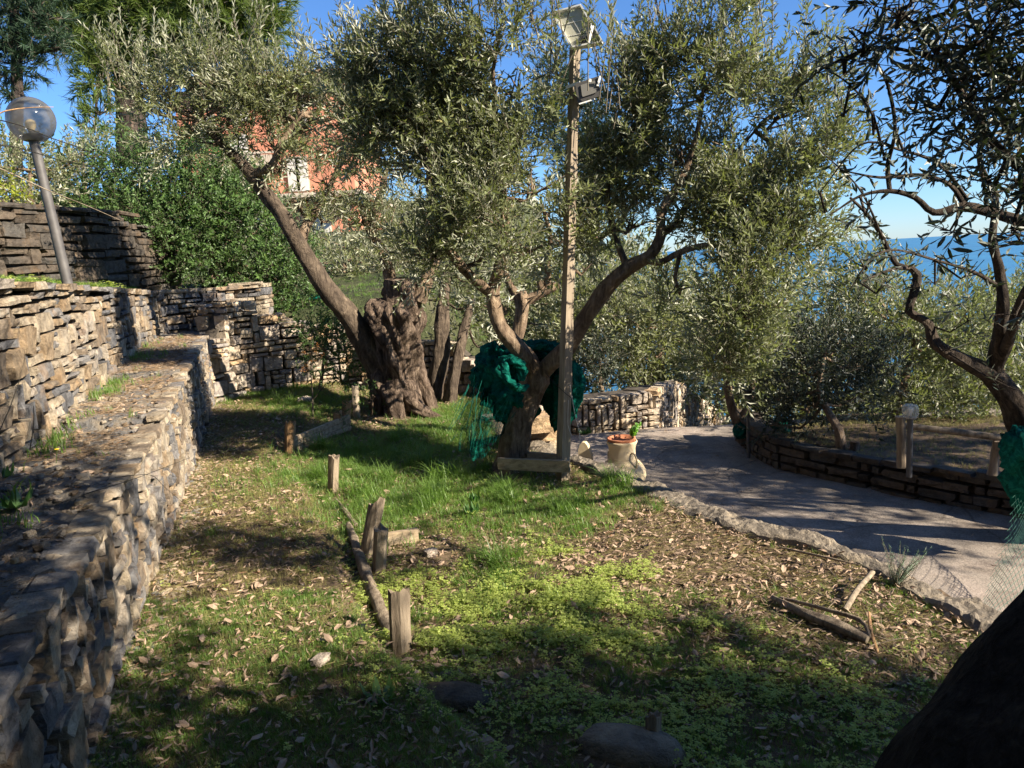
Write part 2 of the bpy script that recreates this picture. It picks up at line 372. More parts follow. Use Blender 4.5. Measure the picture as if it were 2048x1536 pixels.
def sprig(rr, length=0.28, pairs=8, L=0.055, w=0.013, kind='quad', curve=0.25, stem=0.0018, open_=0.9, tip=True):
    """stem along +y with opposite pairs of leaves; returns V, list of faces, mi, rnd"""
    g = Geo(); n = 4; ys = np.linspace(0, length, n); cx, cz = rr.normal(0, curve, 2)
    st = np.stack([cx*ys**2/length, ys, cz*ys**2/length], 1)
    for k in range(n-1):
        a, b = st[k], st[k+1]; r = stem*(1-k/n*0.6)
        tri = np.array([(0, 0, 1), (.87, 0, -.5), (-.87, 0, -.5)])*r
        g.add(np.vstack([a+tri, b+tri]), np.array([(0, 1, 4, 3), (1, 2, 5, 4), (2, 0, 3, 5)]), 1, 0.5)
    for k in range(pairs):
        t = (k+1.2)/(pairs+0.2)*length; c = np.array([np.interp(t, ys, st[:, 0]), t, np.interp(t, ys, st[:, 2])])
        a0 = (k % 2)*PI/2+rr.normal(0, 0.35)
        for sgn in (0, PI):
            if rr.random() < 0.12: continue
            ang = a0+sgn; op = open_*(1-0.45*k/pairs)+rr.normal(0, 0.15)
            d = np.array([math.cos(ang)*math.sin(op), math.cos(op), math.sin(ang)*math.sin(op)])
            sc = (0.7+0.5*math.sin(PI*(k+1)/(pairs+1)))*rr.uniform(0.75, 1.15)
            V, F = leaf_shape(L*sc, w*sc, kind, rr.uniform(0, .2), rr.uniform(.1, .4))
            # face the leaf's top outwards from the stem tip
            x = np.cross(d, np.array([0, 1.0, 0])); x /= np.linalg.norm(x)+1e-9; z = np.cross(x, d)
            if z[1] < 0: x, z = -x, -z
            g.add(c+V[:, :1]*x+V[:, 1:2]*d+V[:, 2:3]*z, F, 0, float(rr.random()))
    if tip:
        V, F = leaf_shape(L*.6, w*.7, kind); g.add(st[-1]+V, F, 0, float(rr.random()))
    return g
def pine_tuft(rr, n=24, L=0.16, w=0.007, stem=0.22):
    g = Geo(); tri = np.array([(0, 0, 1), (.87, 0, -.5), (-.87, 0, -.5)])*0.006
    g.add(np.vstack([tri, np.array([0, stem, 0])+tri*.5]), np.array([(0, 1, 4, 3), (1, 2, 5, 4), (2, 0, 3, 5)]), 1, 0.5)
    for k in range(n):
        y = stem*(0.25+0.8*rr.random()); a = rr.random()*6.28; op = rr.uniform(0.25, 1.0)
        d = np.array([math.cos(a)*math.sin(op), math.cos(op), math.sin(a)*math.sin(op)]); x = np.cross(d, rr.normal(0, 1, 3)); x /= np.linalg.norm(x)
        l = L*rr.uniform(.7, 1.1)
        g.add(np.array([x*w, -x*w, d*l])+np.array([0, y, 0]), np.array([(0, 1, 2)]), 0, float(rr.random()))
    return g
def freeze(g):
    V = np.concatenate(g.V); out = []
    for k, lst in g.F.items():
        out.append((np.concatenate([a[0] for a in lst]), np.concatenate([a[1] for a in lst]), np.concatenate([a[2] for a in lst])))
    return V, out
def scatter(g, temps, pos, mats3, scale):
    """copies of the templates at pos with 3x3 matrices and scales, all into g"""
    which = rng.integers(0, len(temps), len(pos)); scale = np.asarray(scale)
    for ti, (V, groups) in enumerate(temps):
        sel = np.where(which == ti)[0]
        if len(sel) == 0: continue
        W = np.einsum('nij,vj->nvi', mats3[sel]*scale[sel][:, None, None], V)+pos[sel][:, None, :]
        off = (np.arange(len(sel))*len(V))
        first = True; basen = g.n
        for F, m, r in groups:
            FF = (F[None]+off[:, None, None]).reshape(-1, F.shape[1])
            rr = np.clip(r[None]*0.7+rng.random(len(sel))[:, None]*0.3, 0, 1).ravel()
            g.F.setdefault(F.shape[1], []).append((FF+basen, np.tile(m, len(sel)).astype(np.int32), rr.astype(np.float32)))
        g.V.append(W.reshape(-1, 3)); g.n += len(sel)*len(V)
TCOL = {}
def template_group(temps, mats):
    key = (id(temps), tuple(m.name for m in mats))
    if key not in TCOL:
        c = bpy.data.collections.new('templates')
        for V, groups in temps:
            g = Geo(); g.V.append(V); g.n = len(V)
            for F, m, r_ in groups: g.F.setdefault(F.shape[1], []).append((F, m, r_))
            o = g.build('template', mats); COL.objects.unlink(o); c.objects.link(o)
        t = bpy.data.node_groups.new('scatter', 'GeometryNodeTree')
        t.interface.new_socket('Geometry', in_out='INPUT', socket_type='NodeSocketGeometry'); t.interface.new_socket('Geometry', in_out='OUTPUT', socket_type='NodeSocketGeometry')
        gi = t.nodes.new('NodeGroupInput'); go = t.nodes.new('NodeGroupOutput'); ip = t.nodes.new('GeometryNodeInstanceOnPoints'); ci = t.nodes.new('GeometryNodeCollectionInfo')
        ci.inputs['Collection'].default_value = c; ci.inputs['Separate Children'].default_value = True; ci.inputs['Reset Children'].default_value = True
        t.links.new(gi.outputs[0], ip.inputs['Points']); t.links.new(ci.outputs[0], ip.inputs['Instance']); ip.inputs['Pick Instance'].default_value = True
        for nm, ty, so_ in (('idx', 'INT', 'Instance Index'), ('rot', 'FLOAT_VECTOR', 'Rotation'), ('scl', 'FLOAT_VECTOR', 'Scale')):
            a = t.nodes.new('GeometryNodeInputNamedAttribute'); a.data_type = ty; a.inputs['Name'].default_value = nm
            t.links.new(a.outputs[0], ip.inputs[so_])
        t.links.new(ip.outputs[0], go.inputs[0]); TCOL[key] = t
    return TCOL[key]
def gscatter(name, temps, pos, M, scale, mats, parent=None, base=(0, 0, 0)):
    mats = mats if isinstance(mats, (list, tuple)) else [mats]
    pos = np.asarray(pos); n = len(pos); me = bpy.data.meshes.new(name); me.vertices.add(n); me.vertices.foreach_set('co', (pos-np.asarray(base)).astype(np.float32).ravel())
    e = np.stack([np.arctan2(M[:, 2, 1], M[:, 2, 2]), -np.arcsin(np.clip(M[:, 2, 0], -1, 1)), np.arctan2(M[:, 1, 0], M[:, 0, 0])], 1)
    me.attributes.new('idx', 'INT', 'POINT').data.foreach_set('value', rng.integers(0, len(temps), n).astype(np.int32))
    me.attributes.new('rot', 'FLOAT_VECTOR', 'POINT').data.foreach_set('vector', e.astype(np.float32).ravel())
    me.attributes.new('scl', 'FLOAT_VECTOR', 'POINT').data.foreach_set('vector', np.repeat(np.asarray(scale, np.float32)[:, None], 3, 1).ravel())
    for m in mats: me.materials.append(m)
    o = bpy.data.objects.new(name, me); COL.objects.link(o); o.parent = parent; o['kind'] = 'stuff'
    md = o.modifiers.new('scatter', 'NODES'); md.node_group = template_group(temps, mats); return o
def rots(D, spin=None):
    D = D/np.linalg.norm(D, axis=1, keepdims=True); n = len(D)
    A = np.tile(np.array([0, 0, 1.0]), (n, 1)); A[np.abs(D[:, 2]) > 0.95] = (1, 0, 0)
    X = np.cross(A, D); X /= np.linalg.norm(X, axis=1, keepdims=True); Z = np.cross(X, D)
    s = rng.random(n)*2*PI if spin is None else spin
    c, s = np.cos(s)[:, None], np.sin(s)[:, None]; X2 = X*c+Z*s; Z2 = np.cross(X2, D)
    return np.stack([X2, D, Z2], 2)
rt = np.random.default_rng(11)
SP_NEAR = [freeze(sprig(rt, 0.22, 8, 0.047, 0.0115, 'hex')) for _ in range(8)]
SP_MID = [freeze(sprig(rt, 0.28, 9, 0.060, 0.0145, 'quad')) for _ in range(8)]
SP_FAR = [freeze(sprig(rt, 0.30, 7, 0.080, 0.023, 'quad')) for _ in range(6)]
SP_HEDGE = [freeze(sprig(rt, 0.16, 6, 0.040, 0.020, 'quad', open_=1.1)) for _ in range(6)]
SP_PINE = [freeze(pine_tuft(rt)) for _ in range(6)]
def drop_far(temps): return temps

def cloud(blobs, dens, temps, up=0.5, out=0.6, jit=0.45, sc=(0.8, 1.2), shell=0.45, gap=0.0, droop=0.0):
    """sprig positions and directions filling ellipsoids; blobs = (centre, (rx, ry, rz))"""
    P, D = [], []
    for c, rad in blobs:
        c = np.array(c); rad = np.array(rad if not np.isscalar(rad) else (rad,)*3, float)
        n = int(dens*(rad[0]*rad[1]+rad[1]*rad[2]+rad[0]*rad[2])/3)
        u = rng.normal(0, 1, (n, 3)); u /= np.linalg.norm(u, axis=1, keepdims=True)
        r = rng.random(n)**shell
        p = c+u*rad*r[:, None]*(1+rng.normal(0, .08, (n, 1)))
        if gap > 0:
            keep = np.array([noise.noise(Vector(q*2.6/max(0.5, gap*2))) for q in p]) > (gap-0.5)*0.6
            p, u = p[keep], u[keep]
        d = u*out+np.array([0, 0, up-droop])+rng.normal(0, jit, p.shape)
        P.append(p); D.append(d)
    P = np.concatenate(P); D = np.concatenate(D)
    return P, rots(D), rng.uniform(sc[0], sc[1], len(P))
def blob_px(L, zsq=1.0):
    """crown masses surveyed as (x, y, radius in pixels, depth, thickness ratio)"""
    out = []
    for b in L:
        x, y, r, Y = b[:4]; k = b[4] if len(b) > 4 else 1.0; c = at(x, y, Y); R = r*Y/FPX
        out.append((c, (R, R*k, R*zsq)))
    return out
def branches(g, blobs, limbs, nper=6, r0=0.012, mi=0, far=1.0):
    """grow side branches from the nearest limb point to and inside every crown mass"""
    LP = np.concatenate(limbs)
    for c, rad in blobs:
        c = np.array(c); rad = np.array(rad if not np.isscalar(rad) else (rad,)*3)
        q = LP[np.argmin(np.linalg.norm(LP-c, axis=1))]
        mid = (q+c)/2+rng.normal(0, .06, 3)*np.linalg.norm(c-q)-np.array([0, 0, .05])
        tube(g, [q, mid, c], [r0*1.5, r0*1.1, r0*.7], 5, 0.15, mi=mi, cap=False)
        for k in range(nper):
            u = rng.normal(0, 1, 3); u /= np.linalg.norm(u); u[2] = abs(u[2])*0.7+0.1*u[2]
            s = mid+(c-mid)*rng.random(); e = c+u*rad*rng.uniform(.6, .95)
            tube(g, [s, (s+e)/2+rng.normal(0, .05, 3)*rad, e], [r0*.7, r0*.45, 0.0018*far], 4, 0.12, mi=mi, cap=False)

# ------------------------------------------------------------------ ground
def poly_x(P, y):
    P = np.array(P); o = np.argsort(P[:, 1]); return np.interp(y, P[o, 1], P[o, 0])
KERB = [(2.35, -3.0), (2.28, 0.0), (2.12, 2.0), (1.95, 2.89), (1.85, 3.3), (1.68, 3.75), (1.32, 4.18), (1.12, 4.55), (0.92, 4.98), (0.66, 5.45), (0.42, 5.95), (0.18, 6.4), (-0.02, 6.85), (-0.12, 7.4)]
STEPL = [(0.6, 1.2), (0.0, 2.1), (-0.22, 2.40), (-0.58, 2.95), (-0.66, 3.1), (-0.92, 3.83), (-1.02, 4.15), (-1.50, 5.35), (-2.14, 6.67)]
def sst(a, b, x): t = np.clip((x-a)/(b-a), 0, 1); return t*t*(3-2*t)
def fbm(x, y, s, o=3):
    v = 0; a = 1
    for i in range(o):
        v = v+a*(np.sin(x*s*1.7+y*s*.9+i*1.3+1.1*np.sin(y*s*1.3+i))*np.sin(y*s*1.9-x*s*.6+i*2.1+1.3*np.sin(x*s*1.1-i))); s *= 2.1; a *= .5
    return v
def zg(x, y):
    x = np.asarray(x, float); y = np.asarray(y, float)
    sx = poly_x(STEPL, np.clip(y, 1.2, 6.67))
    z = 0.10*sst(0.02, -0.12, x-sx)*(1-sst(7.2, 8.6, y)*0.4)
    z = z+0.10*sst(6.3, 9.0, y)*sst(-0.9, -2.2, x)
    return z+0.015*fbm(x, y, 2.2)
def grid_geo(xs, ys, zf, keep=None, mi=0):
    X, Y = np.meshgrid(xs, ys, indexing='ij'); Z = zf(X, Y); V = np.stack([X, Y, Z], -1).reshape(-1, 3)
    n, m = X.shape; i = np.arange(n-1)[:, None]; j = np.arange(m-1)[None, :]
    F = np.stack([i*m+j, (i+1)*m+j, (i+1)*m+j+1, i*m+j+1], -1).reshape(-1, 4)
    if keep is not None:
        c = V[F].mean(1); F = F[keep(c[:, 0], c[:, 1])]
    g = Geo(); g.add(V, F, mi); return g
def wl(y): return -(0.743+0.315*y)              # foot line of the lower terrace wall
g = grid_geo(np.arange(-4.6, 2.6, 0.045), np.arange(-3, 10.4, 0.05), zg, lambda x, y: (x < poly_x(KERB, y)+0.06) & (x > wl(y)-0.15))
o = g.build('garden_ground', SOIL, smooth=True); o['kind'] = 'structure'; o['label'] = 'leaf strewn garden soil between terrace wall and driveway'

ZR = -0.30
def zroad(x, y):
    t = np.maximum(0, y-8.1); return ZR-0.27*t-0.012*np.minimum(t, 6)**2+0.006*fbm(x, y, 1.3)+0.03*sst(2, 6, x)
RW = [G(1475, 876, -.28), G(1500, 905, ZR), G(1550, 934, ZR), G(1620, 952, ZR), G(1700, 970, ZR), G(1850, 1002, ZR), G(2048, 1040, ZR), G(2200, 1075, ZR), G(2500, 1150, ZR)]
RW = [(p[0], p[1]) for p in RW]
g = grid_geo(np.arange(-0.6, 9, 0.1), np.concatenate([np.arange(-4, 8, .15), np.arange(8, 16, .2)]), zroad, lambda x, y: (x > poly_x(KERB, np.minimum(y, 7.4))-0.1))
o = g.build('driveway', ASPH, smooth=True); o['kind'] = 'structure'

def zside(x, y): return -0.06-0.10*np.maximum(0, x-4.5)-0.16*np.maximum(0, y-6.5)+0.02*fbm(x, y, 1.8)
def beyond(x, y):
    return x > poly_x(RW, np.clip(y, RW[-1][1], RW[0][1]))+0.1
g = grid_geo(np.arange(1.8, 9, 0.08), np.arange(2.0, 9.5, 0.08), zside, lambda x, y: beyond(x, y) & (y < 8.6))
o = g.build('path', SOIL, smooth=True); o['kind'] = 'structure'; o['label'] = 'earth path and grass beyond the low wall'

def zhill(x, y):
    left = 1.0+0.085*np.maximum(0, y-10)+0.08*np.maximum(0, -x-3)
    right = -1.4-0.22*np.maximum(0, y-9)-0.30*np.maximum(0, x-6)
    k = sst(2.0, -1.5, x-0.06*(y-10)); z = right*(1-k)+left*k
    z = np.minimum(z, 9+0.02*y)
    near = sst(10.6, 9.2, y)*sst(-7.5, -5.5, x); z = z*(1-near)+(-1.2)*near
    return np.maximum(z+0.25*fbm(x, y, .35), -27)
xs = np.concatenate([np.arange(-120, -20, 5), np.arange(-20, 25, .6), np.arange(25, 160, 5)]); ys = np.concatenate([np.arange(-40, 8, 2.0), np.arange(8, 30, .5), np.arange(30, 180, 5)])
g = grid_geo(xs, ys, zhill); o = g.build('hillside', HILL, smooth=True); o['kind'] = 'structure'

def sea():
    m, t, b = mat('sea_water', (0.015, 0.10, 0.19), 0.28, 0.25)
    v = coords(t, (1, 1, 1), True); n = noise_n(t, v, 0.25, 5, 0.6); n2 = noise_n(t, coords(t, (1, .25, 1), True), 0.012, 4)
    r = ramp(t, [(0.35, (0.012, 0.085, 0.17)), (0.65, (0.02, 0.13, 0.23))]); t.links.new(n2, r.inputs[0]); t.links.new(r.outputs[0], b.inputs['Base Color'])
    bump(t, n, b, 0.6, 0.6); return m
V = [(-40000, -2000, -26), (40000, -2000, -26), (40000, 42000, -26), (-40000, 42000, -26)]
g = Geo(); g.add(V, np.array([(0, 1, 2, 3)])); o = g.build('sea', sea()); o['kind'] = 'structure'

# ------------------------------------------------------------------ stone walls
STONE_MESH = {}
def stone_meshes(m, count=22):
    if m.name not in STONE_MESH:
        L = []
        for k in range(count):
            V, F = rough_box(2, rng.uniform(.03, .2), 0.034)
            V[:, 1] += rng.normal(0, .04)*V[:, 0]+rng.normal(0, .05)*V[:, 2]
            gg = Geo(); gg.add(V, F); ob = gg.build('stone', m, smooth=False); L.append((ob.data, V, F)); bpy.data.objects.remove(ob)
        STONE_MESH[m.name] = L
    return STONE_MESH[m.name]
def wall(name, label, path, zb, zt, thick, cell, m, nside=1, nmax=300, maxw=4, maxh=2, prot=0.03, group=None, cap=0.0, gap=0.019, core_in=0.075, back=False):
    P = np.array([p[:2] for p in path], float); seg = np.linalg.norm(np.diff(P, axis=0), axis=1); S = np.concatenate([[0], np.cumsum(seg)]); L = S[-1]
    def pt(s):
        x = np.interp(s, S, P[:, 0]); y = np.interp(s, S, P[:, 1]); i = int(np.clip(np.searchsorted(S, s)-1, 0, len(seg)-1))
        t = (P[i+1]-P[i])/seg[i]; return np.array([x, y]), t, np.array([t[1], -t[0]])*nside
    th = thing(name, label, 'wall', (*((P[0]+P[-1])/2), min(zb(0), zb(L))), group); B = np.array(th.location)
    # core, with ends and top
    g = Geo(); ss = np.linspace(0, L, max(2, int(L/0.25))); rows = []
    for s in ss:
        q, t, n = pt(s); a = q-n*core_in; b = q-n*thick
        zc_ = min(zt(max(0, s-.16)), zt(s), zt(min(L, s+.16)))-.02; rows.append([(*a, zb(s)-.3), (*a, zc_), (*b, zc_), (*b, zb(s)-.3)])
    V = np.array(rows).reshape(-1, 3); k = len(ss); F = []
    for i in range(k-1):
        for j in range(4): F.append((i*4+j, i*4+(j+1) % 4, (i+1)*4+(j+1) % 4, (i+1)*4+j))
    F += [(0, 1, 2, 3), ((k-1)*4+3, (k-1)*4+2, (k-1)*4+1, (k-1)*4)]
    g.add(V, F); g.build('mortar', MORTAR, th, base=B)
    # stones
    cw, ch = cell; nc = max(1, int(L/cw)); cw = L/nc; zmin = min(zb(s) for s in ss)-.08; zmax = max(zt(s) for s in ss); nr = int((zmax-zmin)/ch)+1
    occ = np.zeros((nc+1, nr+1), bool); stones = []
    for j in range(nr):
        for i in range(nc):
            s = (i+.5)*cw; z = zmin+(j+.5)*ch
            if z > zt(s) or z < zb(s)-.08: occ[i, j] = True
    ph = rng.random(2)*6
    for j in range(nr):
        for i in range(nc):
            if occ[i, j]: continue
            w = int(rng.integers(1, maxw+1)); h = int(rng.choice([1]*3+list(range(2, maxh+1)))) if maxh > 1 else 1
            while w > 1 and (i+w > nc or occ[i:i+w, j].any()): w -= 1
            while h > 1 and (j+h > nr or occ[i:i+w, j:j+h].any()): h -= 1
            occ[i:i+w, j:j+h] = True
            s0, s1 = i*cw, (i+w)*cw; z0, z1 = zmin+j*ch, zmin+(j+h)*ch
            sc = (s0+s1)/2; wob = 0.22*ch*math.sin(sc*3.1+z0*7+ph[0]); zc = (z0+z1)/2+wob
            top = zt(sc)
            if z1+wob > top+0.3*ch: z1 = top+0.3*ch-wob; zc = (z0+z1)/2+wob
            stones.append((sc+rng.normal(0, .08)*cw, zc, (s1-s0)-gap*rng.uniform(.5, 1.8), max(.02, (z1-z0)-gap*rng.uniform(.5, 1.6)), rng.uniform(0, prot)))
    if cap:
        s = 0
        while s < L:
            w = cap*rng.uniform(.7, 1.6); sc = min(s+w/2, L); stones.append((sc, zt(sc)+.012, w-.01, rng.uniform(.03, .05), prot+rng.uniform(0, .02))); s += w
    items = []
    for sc, zc, w, h, pr in stones:
        q, t, n = pt(np.clip(sc, 0, L)); d = rng.uniform(.10, .16) if not (cap and h < .052 and pr > prot) else rng.uniform(.08, .15)
        c = np.array([*(q+n*(pr-d/2+.01)), zc]); items.append((np.linalg.norm(c-CAM)/math.sqrt(w*h), c, t, n, w, d, h))
    for s_e, sg in ((0, -1), (L, 1)):                      # dressed ends
        q, t, n = pt(s_e); z = zb(s_e)-.05
        while z < zt(s_e)-.02:
            h = ch*rng.uniform(.8, 1.9); h = min(h, zt(s_e)+.01-z); u = -.03
            while u < thick-.04:
                w = min(rng.uniform(.10, .26), thick+.02-u); c = np.array([*(q-n*(u+w/2)+t*sg*(-.03+rng.uniform(0, .02))), z+h/2])
                items.append((np.linalg.norm(c-CAM)/math.sqrt(w*h), c, n, -t*sg*(1 if nside > 0 else 1), w-.012, .12, max(.02, h-.01))); u += w
            z += h
    if back:
        for it in list(items[:len(stones)]):
            c = it[1]-np.array([*(it[3]*(thick-.07)), 0]); items.append((np.linalg.norm(c-CAM)/math.sqrt(it[4]*it[6]), c, -it[2], -it[3], it[4], it[5], it[6]))
    items.sort(key=lambda a: a[0]); protos = stone_meshes(m); g = Geo(); extra = 0
    for k, (_, c, t, n, w, d, h) in enumerate(items):
        me, V, F = protos[int(rng.integers(len(protos)))]
        tx = np.array([t[0], t[1], 0]); ny = np.array([-n[0], -n[1], 0]); zz = np.array([0, 0, 1.0])
        a = rng.normal(0, .025); tx, zz = tx*math.cos(a)+zz*math.sin(a), zz*math.cos(a)-tx*math.sin(a)
        if nside < 0: tx = -tx
        if k < nmax:
            ob = bpy.data.objects.new('stone', me); COL.objects.link(ob); ob.parent = th
            R = Matrix(((tx[0]*w, ny[0]*d, zz[0]*h, c[0]-B[0]), (tx[1]*w, ny[1]*d, zz[1]*h, c[1]-B[1]), (tx[2]*w, ny[2]*d, zz[2]*h, c[2]-B[2]), (0, 0, 0, 1)))
            ob.matrix_basis = R
        else:
            g.add(oriented(V, c, tx*w, ny*d, zz*h), F, 0, float(rng.random())); extra += 1
    if extra:
        ob = g.build('stonework', m, th, base=B); ob['kind'] = 'stuff'
    return th

lw = [(wl(y), y) for y in (-1.2, 1, 3, 5, 7, 8.6)]
def ledge_z(y): return np.interp(y, [-2, 3.0, 3.05, 4.4, 4.45, 6.0, 6.05, 8.7, 11], [0.70, 0.70, 0.745, 0.745, 0.80, 0.82, 0.87, 0.95, 0.98])
def s2y(path):
    P = np.array(path); S = np.concatenate([[0], np.cumsum(np.linalg.norm(np.diff(P, axis=0), axis=1))]); return lambda s: float(np.interp(s, S, P[:, 1]))
f1 = s2y(lw)
wall('lower_terrace_wall', 'long rubble stone wall of the lower terrace running beside the grass path', lw,
     lambda s: 0.05, lambda s: float(ledge_z(f1(s)))-0.02, 0.4, (0.062, 0.055), STONE, 1, 300, 3, 3, 0.035, cap=0.15)
LEDW = 0.52
uw = [(wl(y)-LEDW-0.06, y) for y in (-1.2, 1, 3, 5, 7, 8.6)]+[(-4.1, 9.15), (-3.55, 9.85)]
f2 = s2y(uw)
def upz(y): return np.interp(y, [-1, 3, 6, 8.6, 9.9], [1.68, 1.655, 1.56, 1.47, 1.45])
wall('upper_terrace_wall', 'taller rubble stone wall standing behind the ledge, on the far left', uw,
     lambda s: float(ledge_z(f2(s)))-.03, lambda s: float(upz(f2(s)))-.02, 0.45, (0.07, 0.058), STONE, 1, 300, 4, 3, 0.035, cap=0.24)
# end wall that faces the camera
ea, eb, ec = (wl(8.6), 8.6), (-3.05, 9.35), (-2.2, 9.75)
ew = [ea, (-3.25, 9.2), (-2.9, 9.42), (-2.3, 9.72), (-1.7, 9.85)]
wall('end_wall', 'sunlit rubble wall closing the grass path, behind the thin sapling', ew, lambda s: 0.12,
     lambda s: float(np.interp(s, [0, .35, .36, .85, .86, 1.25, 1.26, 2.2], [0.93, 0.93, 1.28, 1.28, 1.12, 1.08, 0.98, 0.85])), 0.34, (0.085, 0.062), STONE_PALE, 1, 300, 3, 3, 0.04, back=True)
wall('stone_pillar', 'short square stone pillar at the end of the upper terrace wall', [at(462, 600, 10.0)[:2], at(524, 600, 10.0)[:2]], lambda s: 0.85, lambda s: 1.47, 0.35, (0.08, 0.055), STONE, 1, 60, 3, 2, 0.03, cap=.2)
# ledge and terrace grounds
g = grid_geo(np.arange(-4.6, 0.3, 0.025), np.arange(-1.2, 9.2, .03), lambda x, y: ledge_z(y)+0.010*fbm(x, y, 6)+0.008*fbm(x, y, 17), lambda x, y: (x < wl(y)+.0) & (x > wl(y)-LEDW-.15))
o = g.build('ledge', LEDGE, smooth=True); o['kind'] = 'structure'; o['label'] = 'rough mortared ledge between the two terrace walls'
def zup(x, y): return np.interp(y, [-1, 3, 6, 8.6, 9.9, 20], [1.68, 1.655, 1.56, 1.47, 1.45, 1.7])+0.10*np.maximum(0, (wl(y)-LEDW-0.35)-x)+0.03*fbm(x, y, 2)
g = grid_geo(np.arange(-14, -0.8, 0.1), np.arange(-2, 14, .1), zup, lambda x, y: np.where(y < 9.2, x < wl(y)-LEDW-.06, x < -4.35))
o = g.build('upper_terrace', GRASSY, smooth=True); o['kind'] = 'structure'
# dark wall on the upper terrace
tw = [at(-330, 500, 5.8), at(0, 480, 7.2), at(180, 480, 8.5), at(348, 480, 10.6)]; twl = float(sum(np.linalg.norm(tw[i+1][:2]-tw[i][:2]) for i in range(3)))
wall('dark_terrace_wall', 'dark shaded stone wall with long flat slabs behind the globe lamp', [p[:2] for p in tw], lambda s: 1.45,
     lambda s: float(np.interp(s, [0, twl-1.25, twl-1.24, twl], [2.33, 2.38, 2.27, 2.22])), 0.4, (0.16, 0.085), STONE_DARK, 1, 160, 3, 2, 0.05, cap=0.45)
# wall along the driveway, stepping down, and the pale wall behind the trunks
pw = [at(760, 800, 9.9)[:2], at(850, 795, 9.7)[:2], at(950, 800, 9.2)[:2], at(1000, 820, 8.75)[:2]]
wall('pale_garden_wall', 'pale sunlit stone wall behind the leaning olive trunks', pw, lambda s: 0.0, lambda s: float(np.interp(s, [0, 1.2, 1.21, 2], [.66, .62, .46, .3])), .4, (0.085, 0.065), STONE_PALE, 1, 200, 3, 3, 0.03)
dw = [G(1040, 868, -.1)[:2], G(1100, 872, ZR)[:2], G(1200, 862, ZR)[:2], G(1310, 848, ZR)[:2], (2.25, 9.8), (3.3, 12.4), (4.0, 14.0)]
Pd = np.array(dw); Sd = np.concatenate([[0], np.cumsum(np.linalg.norm(np.diff(Pd, axis=0), axis=1))])
def dz(s):
    y = float(np.interp(s, Sd, Pd[:, 1])); b = float(np.interp(y, [7, 8.0, 8.4, 9, 9.8, 12.4, 14], [.10, .09, .06, .03, -.14, -1.02, -1.6])); return round(b/0.07)*0.07
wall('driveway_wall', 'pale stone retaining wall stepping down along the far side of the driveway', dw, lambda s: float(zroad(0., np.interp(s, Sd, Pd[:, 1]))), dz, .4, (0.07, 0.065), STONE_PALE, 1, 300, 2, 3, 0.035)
rw = RW[::-1]
Pr = np.array(rw); Sr = np.concatenate([[0], np.cumsum(np.linalg.norm(np.diff(Pr, axis=0), axis=1))])
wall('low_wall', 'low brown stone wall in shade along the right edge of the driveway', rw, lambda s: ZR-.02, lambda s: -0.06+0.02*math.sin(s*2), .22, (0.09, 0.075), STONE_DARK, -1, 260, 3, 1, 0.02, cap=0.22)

# kerb ---------------------------------------------------------------
def kerb():
    P = catmull(np.array([(x, y, 0) for x, y in KERB if y > -1]), 0.022); n = len(P); T = np.gradient(P, axis=0); T /= np.linalg.norm(T, axis=1, keepdims=True)
    N = np.stack([T[:, 1], -T[:, 0], T[:, 2]*0], 1)
    prof = [(-.10, -.25), (-.095, -.05), (-.092, -.02), (-.088, .01), (-.08, .03), (-.065, .042), (-.045, .047), (-.02, .05), (0, .05), (.02, .05), (.045, .05), (.065, .046), (.08, .035), (.09, .015), (.095, -.02), (.10, -.12), (.11, -.45)]
    V = []
    for i in range(n):
        for k, (a, z) in enumerate(prof):
            q = P[i]+N[i]*a*(1.05+.25*math.sin(P[i][1]*3)); nz = noise.noise(Vector((q[0]*7, q[1]*7, k*.15)))+.55*noise.noise(Vector((q[0]*24, q[1]*24, k*.5)))+.3*noise.noise(Vector((q[0]*60, q[1]*60, k)))
            big = noise.noise(Vector((q[0]*1.9, q[1]*1.9, 3.3))); nz = nz+1.3*big-(.9 if (int(q[1]*2.9) % 4 == 1 and k > 3) else 0)*(.5+.5*math.sin(q[1]*18)); V.append(q-N[i]*.03+N[i]*nz*.016+np.array([0, 0, z-.012+nz*.022+.015*math.sin(P[i][1]*5)]))
    m = len(prof); V = np.array(V); i = np.arange(n-1)[:, None]; j = np.arange(m-1)[None, :]
    F = np.stack([i*m+j, i*m+j+1, (i+1)*m+j+1, (i+1)*m+j], -1).reshape(-1, 4)
    g = Geo(); g.add(V, F); th = thing('kerb', 'rough crumbling concrete kerb between garden and driveway', 'kerb', (1.1, 4.5, 0))
    g.build('concrete', CONC, th, base=base_of(th))
    for k in range(0):        # stones set into the kerb
        t = rng.random(); i = int(t*(n-1)); s = rng.uniform(.05, .14)
        V, F = rough_box(2, .35, .05); a = rng.random()*6.3; x = np.array([math.cos(a), math.sin(a), 0]); y = np.array([-x[1], x[0], 0])
        g = Geo(); c = P[i]+N[i]*rng.normal(0, .045)+np.array([0, 0, .025]); g.add(oriented(V, c, x*s*1.4, y*s, np.array([0, 0, .05])), F, 0, rng.random())
        g.build('stone', STONE_PALE, th, base=base_of(th))
kerb()
